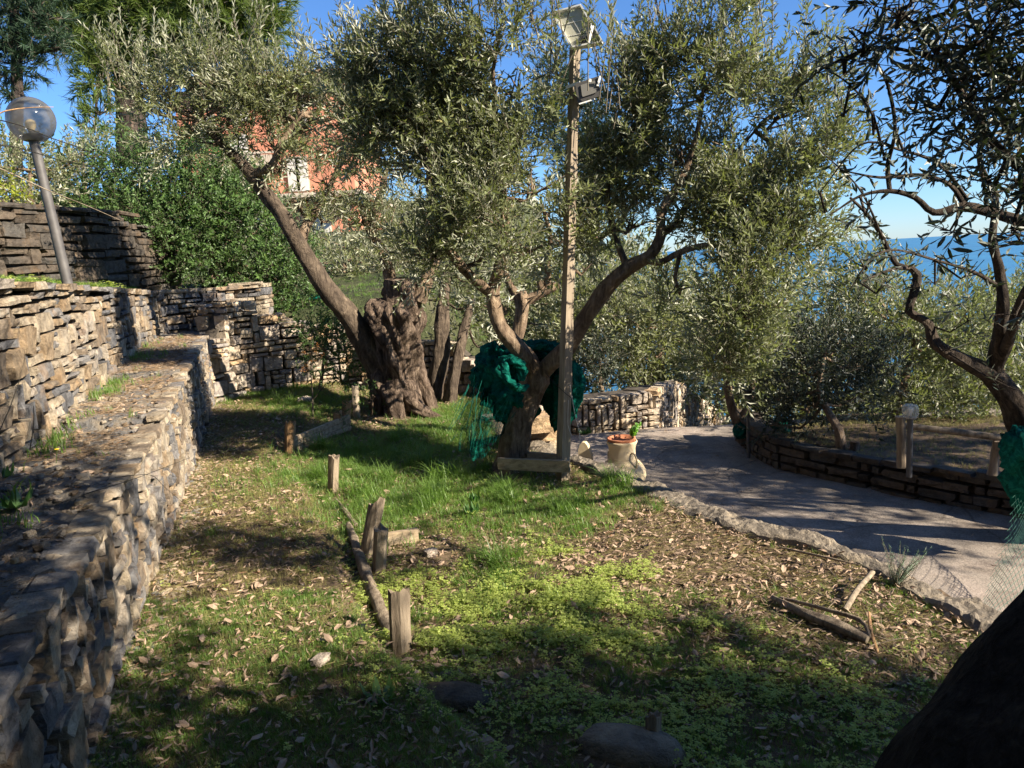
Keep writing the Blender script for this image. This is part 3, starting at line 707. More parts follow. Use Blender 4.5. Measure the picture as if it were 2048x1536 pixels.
# stony bank and two steps at the top of the kerb
def rock(name, label, c, size, m=STONE, rot=0.0, n=3, parent=None, cat='rock', jit=.05, rounding=.55, tilt=0.0):
    V, F = rough_box(n, rounding, jit); ax = np.array([math.cos(rot), math.sin(rot), tilt]); ay = np.array([-math.sin(rot), math.cos(rot), 0])
    g = Geo(); g.add(oriented(V, (0, 0, 0), ax*size[0], ay*size[1], np.array([0, 0, size[2]])), F, 0, rng.random())
    o = g.build(name, m, parent, smooth=(n > 3)); o.location = Vector(c)
    if parent is None: tag(o, label, cat)
    return o
st = thing('stone_steps', 'two rough stone steps at the bank between olive trunk and driveway wall', 'steps', G(1070, 860, 0))
for k, (px, py, zz) in enumerate([(1062, 870, .02), (1066, 850, .14), (1068, 832, .26)]):
    c = G(px, py, zz); V, F = rough_box(3, .08, .02); g = Geo(); g.add(oriented(V, c-np.array([0, 0, .06]), np.array([.42, .1, 0]), np.array([-.05, .28, 0]), np.array([0, 0, .13])), F, 0, .3*k)
    g.build('step', STONE_PALE, st, base=base_of(st))

# ------------------------------------------------------------------ trees
def make_tree(name, label, loc, limbs, blobs, leafm, barkm, temps, dens, cat='tree', twigm=TWIG, group=None, nper=6, r0=.012, ridge=.18, lump=.08,
              step=.05, nside=18, up=.5, out=.6, jit=.45, sc=(.8, 1.2), shell=.45, gap=0., droop=0., trunk_first=True, extra=None, trunk_seg=28, kf=1.0, k0=3):
    th = thing(name, label, cat, loc, group); B = base_of(th); cl = []
    for k, (P, R) in enumerate(limbs):
        g = Geo(); seg = trunk_seg if k == 0 else nside
        pts = tube(g, P, R, seg, step, ridge if k == 0 else ridge*.7, lump, 1.2, k0=k0); cl.append(pts)
        g.build('trunk' if k == 0 else 'limb', barkm, th, smooth=True, base=B)
    g = Geo(); allb = blobs+(extra or [])
    if nper >= 0 and allb:
        branches(g, allb, [c[len(c)//3:] for c in cl], nper, r0, far=kf); ob = g.build('branches', barkm, th, smooth=True, base=B); ob['kind'] = 'stuff'
    if allb:
        g = Geo(); P, D, S = cloud(blobs, dens, temps, up, out, jit, sc, shell, gap, droop); ob = gscatter('foliage', temps, P, D, S, [leafm, twigm], th, B)
    return th

# 1 central olive
L = limb_px
C5 = 5.65
c_trunk = L([(1012, 968, 5.62, 44), (1020, 925, 5.65, 33), (1030, 880, 5.65, 29), (1042, 830, 5.65, 28), (1055, 790, 5.66, 28), (1068, 758, 5.66, 30), (1072, 735, 5.66, 24)])
c_l1 = L([(1068, 762, 5.66, 20), (1058, 722, 5.6, 19), (1030, 690, 5.55, 17), (1000, 655, 5.5, 15), (988, 615, 5.5, 14), (986, 580, 5.5, 13), (1000, 530, 5.45, 11), (1010, 440, 5.4, 9), (1000, 330, 5.4, 6), (990, 200, 5.4, 3)])
c_l1b = L([(988, 590, 5.5, 11), (950, 560, 5.4, 10), (905, 510, 5.3, 9), (880, 450, 5.3, 8), (856, 370, 5.3, 6), (860, 330, 5.3, 4), (840, 220, 5.3, 2)])
c_r1 = L([(1068, 765, 5.66, 19), (1100, 728, 5.6, 17), (1140, 690, 5.55, 16), (1170, 640, 5.5, 16), (1210, 580, 5.45, 15), (1255, 535, 5.4, 14), (1300, 510, 5.35, 12), (1322, 470, 5.35, 10), (1322, 430, 5.35, 9), (1350, 380, 5.35, 8), (1375, 330, 5.35, 6), (1400, 240, 5.35, 4), (1410, 120, 5.3, 2)])
c_r2 = L([(1290, 515, 5.36, 9), (1320, 525, 5.3, 7), (1360, 505, 5.2, 6), (1420, 490, 5.1, 5), (1470, 510, 5.0, 4), (1500, 560, 4.9, 2.5)])
c_r3 = L([(1322, 470, 5.35, 7), (1360, 440, 5.5, 7), (1380, 400, 5.6, 6), (1450, 330, 5.6, 4), (1520, 250, 5.6, 2)])
c_r4 = L([(1255, 535, 5.4, 7), (1230, 470, 5.6, 6), (1215, 380, 5.7, 5), (1230, 280, 5.7, 3)])
cb = blob_px([(800, 190, 95, 5.5), (900, 120, 110, 5.5), (1000, 70, 90, 5.3), (1040, 180, 95, 5.5), (920, 260, 120, 5.6), (820, 330, 90, 5.6), (1010, 320, 110, 5.5),
              (900, 420, 100, 5.4), (1010, 450, 95, 5.3), (1080, 380, 75, 5.4), (960, 530, 75, 5.2), (860, 510, 70, 5.4), (1070, 500, 60, 5.5), (740, 260, 70, 5.6), (720, 150, 50, 5.6),
              (1330, 110, 90, 5.5), (1420, 70, 85, 5.5), (1390, 190, 100, 5.5), (1290, 230, 80, 5.6), (1480, 170, 95, 5.4), (1360, 320, 95, 5.5), (1470, 300, 105, 5.4), (1560, 230, 80, 5.3),
              (1560, 350, 90, 5.2), (1440, 420, 85, 5.3), (1530, 450, 80, 5.1), (1240, 350, 75, 5.7), (1270, 450, 60, 5.7), (1600, 150, 60, 5.3), (1640, 300, 55, 5.1), (1500, 560, 70, 4.9), (1480, 650, 60, 4.8), (1440, 740, 45, 4.75), (1560, 620, 45, 4.8), (1360, 590, 45, 5.2), (1600, 470, 55, 5.0), (1180, 470, 50, 5.6), (1500, 740, 40, 4.8)])
ctree = make_tree('olive_tree', 'central olive tree with the green net bundled in its fork', at(1020, 960, 5.62), [c_trunk, c_l1, c_l1b, c_r1, c_r2, c_r3, c_r4], cb, OLIVE, BARK, SP_MID, 3900,
                  nper=7, up=.55, out=.45, shell=.55, gap=.52, lump=.09, sc=(.7, 1.15))
# upright shoots on the skyline
def shoots(th, spots, leafm, temps, n=3, ln=.35, sc=1.0, lean=(0, 0)):
    g = Geo(); P = []; D = []
    for px, py, Y in spots:
        b = at(px, py, Y)
        for k in range(n):
            s = b+rng.normal(0, .07, 3); d = np.array([rng.normal(lean[0], .22), rng.normal(lean[1], .2), 1.0]); d /= np.linalg.norm(d); l = ln*rng.uniform(.6, 1.2)
            tube(g, [s-d*.15, s+d*l*.5, s+d*l], [.004, .003, .001], 4, .1, mi=1, cap=False)
            for t in np.arange(0, l, .2): P.append(s+d*t); D.append(d+rng.normal(0, .1, 3))
    P = np.array(P); D = np.array(D); scatter(g, temps, P, rots(D), np.full(len(P), sc)); ob = g.build('shoots', [leafm, TWIG], th, base=base_of(th)); ob['kind'] = 'stuff'
shoots(ctree, [(780, 110, 5.5), (820, 80, 5.5), (870, 50, 5.4), (910, 30, 5.4), (960, 10, 5.3), (1010, 20, 5.3), (1060, 30, 5.3), (1110, 60, 5.2), (1150, 120, 5.2), (770, 180, 5.5), (1300, 40, 5.4), (1350, 20, 5.4), (1390, 0, 5.4), (1450, 20, 5.4), (1500, 60, 5.3), (1240, 190, 5.2), (1210, 160, 5.2), (735, 130, 5.6)], OLIVE, SP_MID, 4, .34)

# 2 ancient gnarled olive
old = thing('olive_tree', 'ancient olive with a massive hollow gnarled trunk and a long limb leaning left', 'tree', at(800, 835, 8.2)); OB = base_of(old)
g = Geo()
tube(g, *L([(800, 850, 8.25, 52), (798, 800, 8.25, 42), (793, 750, 8.25, 40), (790, 700, 8.25, 44), (790, 660, 8.25, 52), (792, 625, 8.25, 54), (795, 606, 8.25, 42)]), 72, .025, .26, .10, 1.6, k0=5, seed=5)
for q, s in (([(810, 775, 8.15, 24), (825, 805, 8.05, 17), (850, 825, 7.95, 11), (885, 838, 7.9, 5)], 1), ([(790, 770, 8.1, 24), (792, 810, 7.98, 19), (797, 845, 7.92, 14)], 2), ([(765, 760, 8.2, 18), (755, 810, 8.1, 14), (748, 850, 8.05, 8)], 3),
             ([(825, 690, 8.4, 16), (835, 740, 8.45, 15), (855, 790, 8.4, 13), (870, 830, 8.35, 9)], 4), ([(805, 640, 8.2, 30), (806, 590, 8.2, 34), (808, 563, 8.2, 32)], 6), ([(765, 640, 8.1, 22), (752, 618, 8.1, 20), (748, 604, 8.1, 14)], 7)):
    tube(g, *L(q), 28, .03, .24, .12, 2.5, seed=s, k0=4)
g.build('trunk', BARKO, old, smooth=True, base=OB)
ol1 = L([(768, 790, 8.3, 26), (755, 730, 8.25, 27), (722, 672, 8.2, 24), (690, 622, 8.1, 21), (650, 575, 8.0, 19), (605, 500, 7.9, 17), (570, 440, 7.8, 15), (530, 385, 7.8, 14), (500, 345, 7.8, 12), (455, 300, 7.7, 9), (400, 240, 7.6, 5)])
ol2 = L([(600, 492, 7.9, 11), (612, 450, 8.0, 9), (640, 410, 8.1, 7), (680, 330, 8.1, 4)])
ol3 = L([(505, 352, 7.8, 10), (545, 330, 7.7, 8), (560, 290, 7.7, 6), (600, 230, 7.7, 4)])
ol4 = L([(835, 600, 8.2, 18), (855, 555, 8.2, 14), (870, 500, 8.2, 10), (850, 420, 8.3, 6)])
ol5 = L([(790, 600, 8.3, 14), (770, 520, 8.4, 11), (735, 450, 8.4, 8), (720, 400, 8.4, 4)])
ol6 = L([(745, 465, 8.4, 8), (752, 420, 8.4, 8), (765, 375, 8.4, 6), (775, 330, 8.4, 3)])
ols = []
for q in (ol1, ol2, ol3, ol4, ol5, ol6):
    g = Geo(); ols.append(tube(g, *q, 14, .06, .1, .08, 1, k0=3)); g.build('limb', BARKD if q is ol1 else BARK, old, smooth=True, base=OB)
ob_ = blob_px([(330, 185, 52, 7.6), (400, 170, 55, 7.6), (465, 175, 55, 7.6), (310, 225, 42, 7.6), (380, 225, 65, 7.7), (460, 235, 75, 7.7), (550, 215, 65, 7.8), (620, 195, 50, 7.9), (350, 280, 45, 7.6), (430, 285, 50, 7.8),
               (540, 285, 60, 7.8), (620, 260, 60, 7.9), (690, 225, 60, 8.0), (670, 170, 35, 8.0), (715, 290, 40, 8.1), (235, 175, 26, 7.6), (760, 340, 50, 8.3), (800, 450, 70, 8.4), (850, 520, 60, 8.3), (735, 430, 25, 8.4), (275, 165, 30, 7.6), (510, 180, 50, 7.7), (590, 170, 35, 7.8),
               (640, 360, 30, 7.9), (560, 340, 30, 7.9), (620, 430, 22, 8.0), (690, 390, 26, 8.2), (680, 340, 30, 8.1), (655, 445, 24, 8.2), (590, 400, 18, 8.0), (700, 450, 22, 8.3)])
g = Geo(); branches(g, ob_, ols, 6, .014); ob = g.build('branches', BARK, old, smooth=True, base=OB); ob['kind'] = 'stuff'
g = Geo(); P, D, S = cloud(ob_, 1500, SP_MID, .5, .5, .45, (.9, 1.3), .5, .42); ob = gscatter('foliage', SP_MID, P, D, S, [OLIVEY, TWIG], old, OB); ob['kind'] = 'stuff'
shoots(old, [(330, 130, 7.6), (400, 110, 7.6), (440, 105, 7.6), (490, 100, 7.6), (520, 140, 7.7), (270, 140, 7.6), (620, 150, 7.8), (680, 150, 7.9), (225, 170, 7.6), (245, 150, 7.6)], OLIVEY, SP_MID, 4, .3, 1.2)

# 3 slim trunks behind
make_tree('olive_tree', 'slim dark olive trunk just right of the ancient trunk', at(868, 800, 9.0), [L([(866, 806, 9., 20), (872, 760, 9., 17), (882, 700, 9., 16), (884, 650, 9., 14), (888, 590, 9.1, 11), (900, 520, 9.2, 7)])],
          blob_px([(900, 560, 55, 9.3), (940, 620, 45, 9.4), (860, 600, 30, 9.4), (960, 560, 50, 9.5)]), OLIVE, BARKD, SP_FAR, 380, nper=4)
make_tree('olive_tree', 'thinnest leaning olive trunk in front of the pale garden wall', at(900, 812, 8.8), [L([(898, 815, 8.8, 16), (905, 770, 8.8, 12), (916, 710, 8.85, 10), (928, 660, 8.9, 9), (945, 600, 9, 6)])],
          blob_px([(990, 600, 40, 9.2), (930, 660, 30, 9.6), (1000, 690, 35, 9.9)]), OLIVE, BARKD, SP_FAR, 380, nper=4)
# 4 pruned olive behind the central one
make_tree('olive_tree', 'pale barked pruned olive with stubs behind the net bundle', at(1030, 780, 6.9),
          [L([(1010, 800, 6.9, 18), (1028, 700, 6.9, 14), (1042, 640, 6.9, 13), (1045, 600, 6.9, 14), (1040, 585, 6.9, 12)]), L([(1045, 606, 6.9, 11), (1075, 590, 6.9, 9), (1110, 572, 6.9, 8), (1150, 540, 6.9, 4)]),
           L([(1085, 590, 6.9, 6), (1082, 572, 6.9, 9), (1080, 562, 6.9, 8)]), L([(1095, 580, 6.9, 7), (1096, 530, 6.9, 6), (1100, 470, 6.9, 5), (1080, 400, 6.9, 3)]), L([(1040, 600, 6.9, 9), (1015, 560, 6.9, 7), (1010, 520, 6.9, 4)])],
          blob_px([(1130, 480, 60, 6.9), (1060, 520, 40, 7.0), (1170, 540, 35, 7.), (1100, 420, 60, 7.0)]), OLIVE, BARK, SP_FAR, 380, nper=4)

# 5 near olive on the right
nt_ = L([(2150, 1050, 4.4, 46), (2090, 930, 4.4, 42), (2052, 850, 4.4, 36), (2018, 790, 4.4, 28), (1985, 752, 4.4, 24), (1940, 728, 4.27, 17), (1890, 702, 4.15, 14), (1866, 680, 4.15, 15), (1858, 650, 4.15, 10), (1840, 636, 4.15, 9), (1817, 622, 4.15, 9), (1826, 590, 4.15, 9), (1834, 550, 4.15, 9), (1822, 536, 4.15, 7), (1792, 528, 4.15, 6), (1765, 475, 4.15, 5), (1735, 430, 3.9, 4), (1700, 395, 3.9, 2.5)])
nb = [nt_,
      L([(1982, 752, 4.4, 18), (1996, 690, 4.27, 15), (2006, 610, 4.15, 14), (1998, 540, 4.15, 11), (1985, 480, 3.9, 9), (1990, 400, 3.9, 8), (1960, 320, 3.6, 6), (1975, 200, 3.3, 3)]),
      L([(1990, 745, 4.4, 14), (2020, 670, 4.15, 12), (2050, 590, 3.9, 12), (2110, 500, 3.6, 12), (2130, 400, 3.3, 10)]),
      L([(2150, 440, 2.8, 14), (2060, 445, 2.9, 14), (2000, 430, 3.0, 12), (1930, 413, 3.0, 11), (1868, 425, 3.0, 8), (1830, 395, 3.0, 6), (1780, 382, 3.0, 5), (1720, 392, 3.0, 3), (1660, 430, 3.0, 1.5)]),
      L([(2140, 420, 2.8, 12), (2060, 350, 2.6, 10), (2000, 300, 2.6, 9), (1930, 200, 2.6, 8), (1890, 130, 2.6, 7), (1850, 75, 2.6, 5), (1800, 20, 2.6, 3)]),
      L([(1885, 118, 2.6, 5), (1830, 105, 2.6, 4), (1750, 95, 2.6, 3.5), (1650, 135, 2.6, 2), (1580, 190, 2.6, 1.2)]),
      L([(1780, 382, 3.0, 5), (1776, 330, 3.0, 5), (1790, 260, 2.9, 4), (1775, 170, 2.8, 3.5), (1745, 110, 2.8, 2)]),
      L([(1770, 320, 3.0, 3), (1745, 230, 2.8, 2.5), (1700, 170, 2.8, 2), (1640, 130, 2.8, 1.2)]),
      L([(1930, 413, 3.0, 6), (1900, 370, 3.0, 5), (1840, 350, 3.0, 4), (1760, 355, 3.0, 3), (1680, 340, 3.0, 1.5)]),
      L([(1990, 570, 4.02, 6), (1950, 545, 3.9, 4), (1870, 520, 3.6, 3), (1790, 500, 3.45, 2.5), (1740, 520, 3.3, 2), (1700, 580, 3.3, 1.2)]),
      L([(1820, 536, 4.15, 4), (1780, 540, 4.02, 3), (1720, 565, 3.9, 1.5)]),
      L([(1765, 475, 4.02, 3), (1720, 380, 3.6, 2), (1640, 300, 3.3, 1.2)]),
      L([(1640, 385, 3.15, 1.2), (1720, 290, 3.0, 2), (1800, 300, 3.0, 3), (1880, 330, 3.0, 4), (1935, 400, 3.0, 5)])]
nblob = blob_px([(1900, 60, 90, 2.5, 1.6), (1990, 40, 100, 2.4, 1.5), (2060, 130, 110, 2.4, 1.5), (1950, 160, 80, 2.5, 1.4), (2030, 250, 95, 2.45, 1.4), (1930, 270, 65, 2.6, 1.3), (2060, 360, 80, 2.5, 1.4), (1960, 360, 60, 2.7, 1.3), (2040, 480, 60, 2.5),
                 (1800, 30, 60, 2.5), (1850, 210, 45, 2.6), (1730, 60, 45, 2.6), (1690, 120, 35, 2.6), (2200, 200, 130, 2.3, 1.4), (2180, 20, 130, 2.3, 1.4), (2150, 480, 90, 2.6), (1990, -80, 130, 2.4, 1.4), (1840, -70, 90, 2.5, 1.4)])
nblob2 = blob_px([(1750, 250, 55, 2.85), (1680, 230, 45, 2.85), (1830, 320, 45, 2.85), (1740, 400, 45, 2.85), (1660, 420, 35, 3.15), (1880, 460, 45, 3.15), (1950, 540, 50, 3.45), (1870, 570, 40, 3.75), (1940, 640, 40, 4.0), (2030, 640, 50, 3.75), (2030, 780, 45, 3.75), (1780, 560, 35, 3.75), (1900, 700, 30, 4.0), (1720, 520, 30, 3.45)])
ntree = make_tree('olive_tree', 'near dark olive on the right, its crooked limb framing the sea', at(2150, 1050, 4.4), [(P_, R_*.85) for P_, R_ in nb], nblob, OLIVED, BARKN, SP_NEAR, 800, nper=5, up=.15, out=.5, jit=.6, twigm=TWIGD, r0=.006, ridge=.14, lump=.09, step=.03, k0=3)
g = Geo(); branches(g, nblob2, [nt_[0]]+[n[0] for n in nb], 4, .004); ob = g.build('twigs', BARKN, ntree, smooth=True, base=base_of(ntree)); ob['kind'] = 'stuff'
g = Geo(); P, D, S = cloud(nblob2, 230, SP_NEAR, .1, .4, .7, (.7, 1.1), .6); ob = gscatter('leaves', SP_NEAR, P, D, S, [OLIVED, TWIGD], ntree, base_of(ntree)); ob['kind'] = 'stuff'

leafm_ = []
for k in range(6):
    V, F = leaf_shape(rng.uniform(.042, .058), rng.uniform(.010, .014), 'hex', rng.uniform(0, .2), rng.uniform(.1, .4)); gg = Geo(); gg.add(V, F, 0, float(rng.random())); ob = gg.build('leaf', OLIVED); leafm_.append(ob.data); bpy.data.objects.remove(ob)
limb_pts = [catmull(np.hstack([P_, R_[:, None]]), .03)[:, :3] for P_, R_ in nb[5:]]+[catmull(np.hstack([nt_[0], nt_[1][:, None]]), .03)[-30:, :3]]
limb_pts = np.concatenate(limb_pts)
for k in range(300):
    q = limb_pts[int(rng.integers(len(limb_pts)))]+rng.normal(0, .006, 3); d = rng.normal(0, 1, 3)+np.array([-.3, 0, -.1]); R3 = rot_to(d, rng.random()*6.28)
    ob = bpy.data.objects.new('leaf', leafm_[k % 6]); COL.objects.link(ob); ob.parent = ntree; q = q-np.array(ntree.location)
    ob.matrix_basis = Matrix(((R3[0, 0], R3[0, 1], R3[0, 2], q[0]), (R3[1, 0], R3[1, 1], R3[1, 2], q[1]), (R3[2, 0], R3[2, 1], R3[2, 2], q[2]), (0, 0, 0, 1)))
# 6 leaning black trunk right beside the camera, its crown overhead casting the shade
bt = [(np.array([0.58, 1.15, -.15]), .31), (np.array([0.82, 1.27, .24]), .27), (np.array([1.09, 1.36, .60]), .245), (np.array([1.40, 1.38, .97]), .23), (np.array([1.85, 1.25, 1.35]), .20), (np.array([2.5, .9, 1.8]), .17), (np.array([3.3, .3, 2.3]), .12), (np.array([4.1, -.4, 2.8]), .07)]
near_b = [((3.0, 0.3, 2.0), (.7, .35, .25)), ((4.6, 0.15, 2.0), (.9, .4, .3)), ((2.2, -0.3, 2.0), (.6, .45, .3)), ((3.2, -0.4, 1.8), (.9, .5, .3)), ((4.2, -0.4, 1.7), (.9, .5, .3)),((2.7, -0.05, 2.3), (.8, .5, .3)), ((3.5, 0.1, 2.3), (.8, .45, .3)), ((4.3, 0.0, 2.3), (.9, .5, .3)), ((5.2, -0.15, 2.4), (.9, .55, .35)), ((3.9, -0.5, 2.2), (1.2, .6, .35)), ((5.0, -0.9, 2.1), (1., .6, .4)), ((4.0, -0.6, 2.9), (1.0, .9, .6)), ((3.2, -1.3, 3.0), (.9, .9, .6)), ((5.0, -.2, 3.0), (.9, .9, .6)), ((4.4, -1.7, 2.6), (.9, .9, .7)), ((2.4, -1.7, 2.9), (.8, .8, .5)), ((3.3, -.4, 2.2), (.7, .5, .4)), ((5.4, -1.4, 2.4), (.9, .9, .7)), ((3.6, -2.3, 2.4), (.9, .8, .7))]
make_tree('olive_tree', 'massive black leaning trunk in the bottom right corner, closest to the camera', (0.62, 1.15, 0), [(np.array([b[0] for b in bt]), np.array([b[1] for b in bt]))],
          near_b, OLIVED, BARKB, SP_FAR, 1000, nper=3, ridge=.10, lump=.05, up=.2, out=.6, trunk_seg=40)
# unseen olive added behind the viewer, boughs overhead dapple the walls and block sky
make_tree('olive_tree', 'unseen olive added behind the viewpoint, its overhead boughs shading the view', (-0.6, -2.6, 0), [(np.array([(-.6, -2.6, -.2), (-.5, -2.5, .8), (-.3, -2.3, 1.6), (0, -1.8, 2.6), (.4, -.9, 3.4)]), np.array([.3, .24, .2, .14, .05])), (np.array([(-.3, -2.3, 1.6), (-1.2, -2.4, 2.6), (-1.8, -1.6, 3.4)]), np.array([.16, .1, .04])), (np.array([(-.3, -2.3, 1.6), (.9, -2.8, 2.4), (2.0, -2.6, 3.0)]), np.array([.16, .1, .04])), (np.array([(-1.2, -2.4, 2.6), (-1.8, -.8, 3.6), (-2.2, 1.5, 4.1), (-2.4, 4.0, 4.35)]), np.array([.1, .08, .06, .02]))],
          [((.4, -.5, 3.7), (1.1, .9, .5)), ((2.3, .05, 3.05), (.8, .7, .4)), ((-2.3, 3.9, 4.35), (1.5, .8, .4)), ((-3.4, 3.2, 4.2), (1.2, .8, .5)), ((-1.4, 2.2, 4.1), (.9, .8, .3)), ((-3.0, 1.6, 4.2), (1., .9, .4)), ((3.2, -.9, 3.3), (.8, .7, .5)), ((1.6, .6, 3.3), (.8, .7, .4)), ((.9, 1.0, 3.3), (.7, .6, .35)), ((0., .8, 3.8), (.9, .8, .4)), ((-1., 1.0, 3.9), (.9, .8, .4)), ((1.5, -.2, 3.3), (.9, .8, .5)), ((1.9, .9, 3.7), (.7, .6, .4)), ((-1., -.8, 3.7), (1.1, 1., .6)), ((-2.2, -1.8, 3.2), (1.2, 1.1, .8)), ((0., -2.2, 3.6), (1.3, 1.2, .8)), ((1.8, -2.2, 3.0), (1.1, 1.1, .8)), ((-1., -3.4, 2.8), (1.3, 1.2, 1.)), ((.9, -3.6, 2.4), (1.3, 1.2, 1.)), ((-3.2, -1., 3.4), (1.0, 1.0, .6)), ((-3.0, -3.2, 2.6), (1.3, 1.3, 1.1))],
          OLIVE, BARK, SP_FAR, 270, nper=4, sc=(1.2, 1.8))
make_tree('hedge', 'unseen laurel hedge added behind the viewpoint to darken the foreground', (4.2, -2, 0), [(np.array([(4.2, -2, -.3), (4.2, -2, .6), (4.3, -2, 1.4)]), np.array([.08, .06, .03]))],  # out of view, added to close off low sky and deepen foreground shade
          [((x_, y_, z_), (1.0, 1.0, .9)) for x_, y_ in ((3.4, -1.6), (4.6, -1.7), (5.8, -1.8), (3.0, -2.6), (4.4, -2.6), (5.8, -2.8), (2.0, -3.6), (3.6, -4), (5.2, -4.2), (7, -2), (7, -4)) for z_ in (.3, 1.2)], HEDGE, BARKD, SP_FAR, 60, cat='hedge', nper=2, sc=(1.8, 2.8))
for lab_, cx_, cy_, R_, H_ in (('unseen broad dark oak added behind the viewpoint to block sky light', -1.5, -8, 3.2, 2.4), ('second unseen oak added on the terrace side to block sky light', -7.5, -5, 3.0, 3.2)):  # both stand unseen, added to cut sky light from behind
    make_tree('shade_oak', lab_, (cx_, cy_, 0), [(np.array([(cx_, cy_, -.5), (cx_, cy_, 1), (cx_+.1, cy_, 2.4)]), np.array([.3, .25, .15]))],
              [((cx_+dx, cy_+dy, H_+dz2), (R_*.55,)*3) for dx, dy, dz2 in ((0, 0, 1), (R_*.5, 0, 0), (-R_*.5, .3, 0), (0, R_*.4, 0), (0, -R_*.4, .2), (0, 0, -1.2), (R_*.4, .4, -1.3), (-R_*.4, .4, -1.3))], OLIVED, BARKD, SP_FAR, 20, nper=3, sc=(3, 4.5), shell=.6)
# olive further right, off the picture, that shades the driveway
make_tree('olive_tree', 'spreading olive beyond the low wall that shades the driveway', (6.4, 3.4, -.3), [(np.array([(6.4, 3.4, -.5), (6.3, 3.4, .6), (6.4, 3.3, 1.4), (6.5, 3.3, 2.4)]), np.array([.2, .15, .12, .06]))],
          [((6.3, 3.3, 2.6), (1.1, 1.1, .7)), ((5.4, 3.9, 2.3), (.9, .9, .5)), ((7.3, 3.6, 2.4), (.9, .9, .6)), ((6.5, 4.5, 2.3), (1., .9, .5)), ((5.6, 4.6, 2.0), (.6, .6, .4)), ((8.0, 4.2, 2.5), (.8, .8, .5))],
          OLIVE, BARK, SP_FAR, 300, nper=4)

# 7 background olives and shrubs
def bushy(name, label, trunk, blobs, m, temps, dens, cat='tree', barkm=BARK, **kw):
    tr = trunk if isinstance(trunk[0], list) else [trunk]
    return make_tree(name, label, at(*tr[0][0][:3]), [L(q) for q in tr], blobs, m, barkm, temps, dens, cat=cat, **kw)
bushy('olive_tree', 'dense rounded small leaved olive beyond the low wall, its pale trunk on the path', [(1685, 905, 6.0, 12), (1678, 860, 6.0, 9), (1660, 830, 6.1, 7), (1640, 780, 6.2, 6), (1650, 700, 6.3, 3)],
      blob_px([(1600, 740, 70, 6.4), (1670, 700, 75, 6.5), (1620, 810, 60, 6.3), (1740, 740, 65, 6.5), (1560, 800, 45, 6.5), (1700, 800, 55, 6.4), (1540, 850, 30, 6.5)]), OLIVED, SP_FAR, 1250, nper=5, sc=(.55, .8), r0=.01)
bushy('olive_tree', 'broad grey olive behind the rail fence, thin twigs against the sea', [(1800, 900, 7.6, 10), (1790, 840, 7.6, 9), (1810, 760, 7.6, 7), (1830, 680, 7.6, 4)],
      blob_px([(1780, 640, 90, 7.6), (1860, 700, 90, 7.6), (1940, 680, 80, 7.6), (1820, 780, 80, 7.5), (1930, 790, 80, 7.5), (1700, 650, 60, 7.8), (2010, 740, 80, 7.6), (2040, 620, 60, 7.8), (1730, 560, 55, 8.0), (1660, 570, 50, 8.2), (1870, 850, 55, 7.4), (1980, 850, 50, 7.4), (1780, 850, 40, 7.4)]), OLIVE, SP_FAR, 620, nper=6, sc=(.7, 1.1))
bushy('olive_tree', 'olive with bundled net at its foot by the corner of the low wall', [[(1490, 880, 7.1, 12), (1478, 845, 7.1, 11), (1462, 810, 7.1, 9), (1450, 740, 7.1, 6)], [(1478, 845, 7.1, 7), (1500, 800, 7.1, 6), (1510, 740, 7.1, 3)]],
      blob_px([(1440, 700, 55, 7.1), (1500, 690, 60, 7.2), (1420, 620, 55, 7.3), (1540, 660, 50, 7.3), (1480, 600, 55, 7.3)]), OLIVE, SP_FAR, 700, nper=5, sc=(.7, 1.1))
bushy('olive_tree', 'sunlit olives hanging over the stepped driveway wall', [(1330, 790, 10.5, 10), (1320, 720, 10.5, 8), (1330, 650, 10.5, 5)],
      blob_px([(1270, 720, 60, 10.2), (1330, 730, 60, 10.4), (1300, 640, 70, 10.4), (1380, 680, 60, 10.8), (1240, 640, 60, 10.2), (1390, 760, 40, 11), (1370, 600, 60, 11), (1200, 600, 50, 10.3), (1280, 770, 35, 9.9), (1340, 780, 35, 10.2)]), OLIVEY, SP_FAR, 520, nper=4, sc=(.9, 1.4))
bushy('shrub', 'dark rounded shrub on top of the driveway wall', [(1205, 785, 9.0, 4), (1200, 750, 9.0, 3), (1200, 720, 9.0, 2)], blob_px([(1200, 735, 38, 9.0), (1212, 700, 28, 9.0), (1188, 765, 22, 8.9)]), OLIVED, SP_HEDGE, 1500, cat='shrub', nper=6, r0=.006)
bushy('olive_tree', 'grey green olive on the slope behind the pruned olive', [(1010, 740, 11.5, 12), (1005, 680, 11.5, 9), (1010, 600, 11.5, 5)],
      blob_px([(1130, 660, 50, 10.5), (1160, 600, 50, 10.8), (1000, 660, 50, 11.5), (1070, 640, 45, 11.5), (950, 620, 50, 12), (1100, 560, 50, 11.6), (1020, 580, 60, 12), (1150, 700, 35, 10.2)]), OLIVEY, SP_FAR, 420, nper=4, sc=(1.0, 1.5))
bushy('olive_tree', 'willowy pale grey olive behind the leaning limb', [(690, 640, 13, 9), (685, 580, 13, 7), (690, 520, 13, 4)],
      blob_px([(680, 540, 50, 13), (740, 550, 50, 13), (690, 580, 40, 13), (800, 560, 50, 13.2), (640, 530, 30, 13), (880, 640, 40, 13), (830, 520, 50, 13.4)]), OLIVEY, SP_FAR, 240, nper=4, sc=(1., 1.5), droop=-.3)
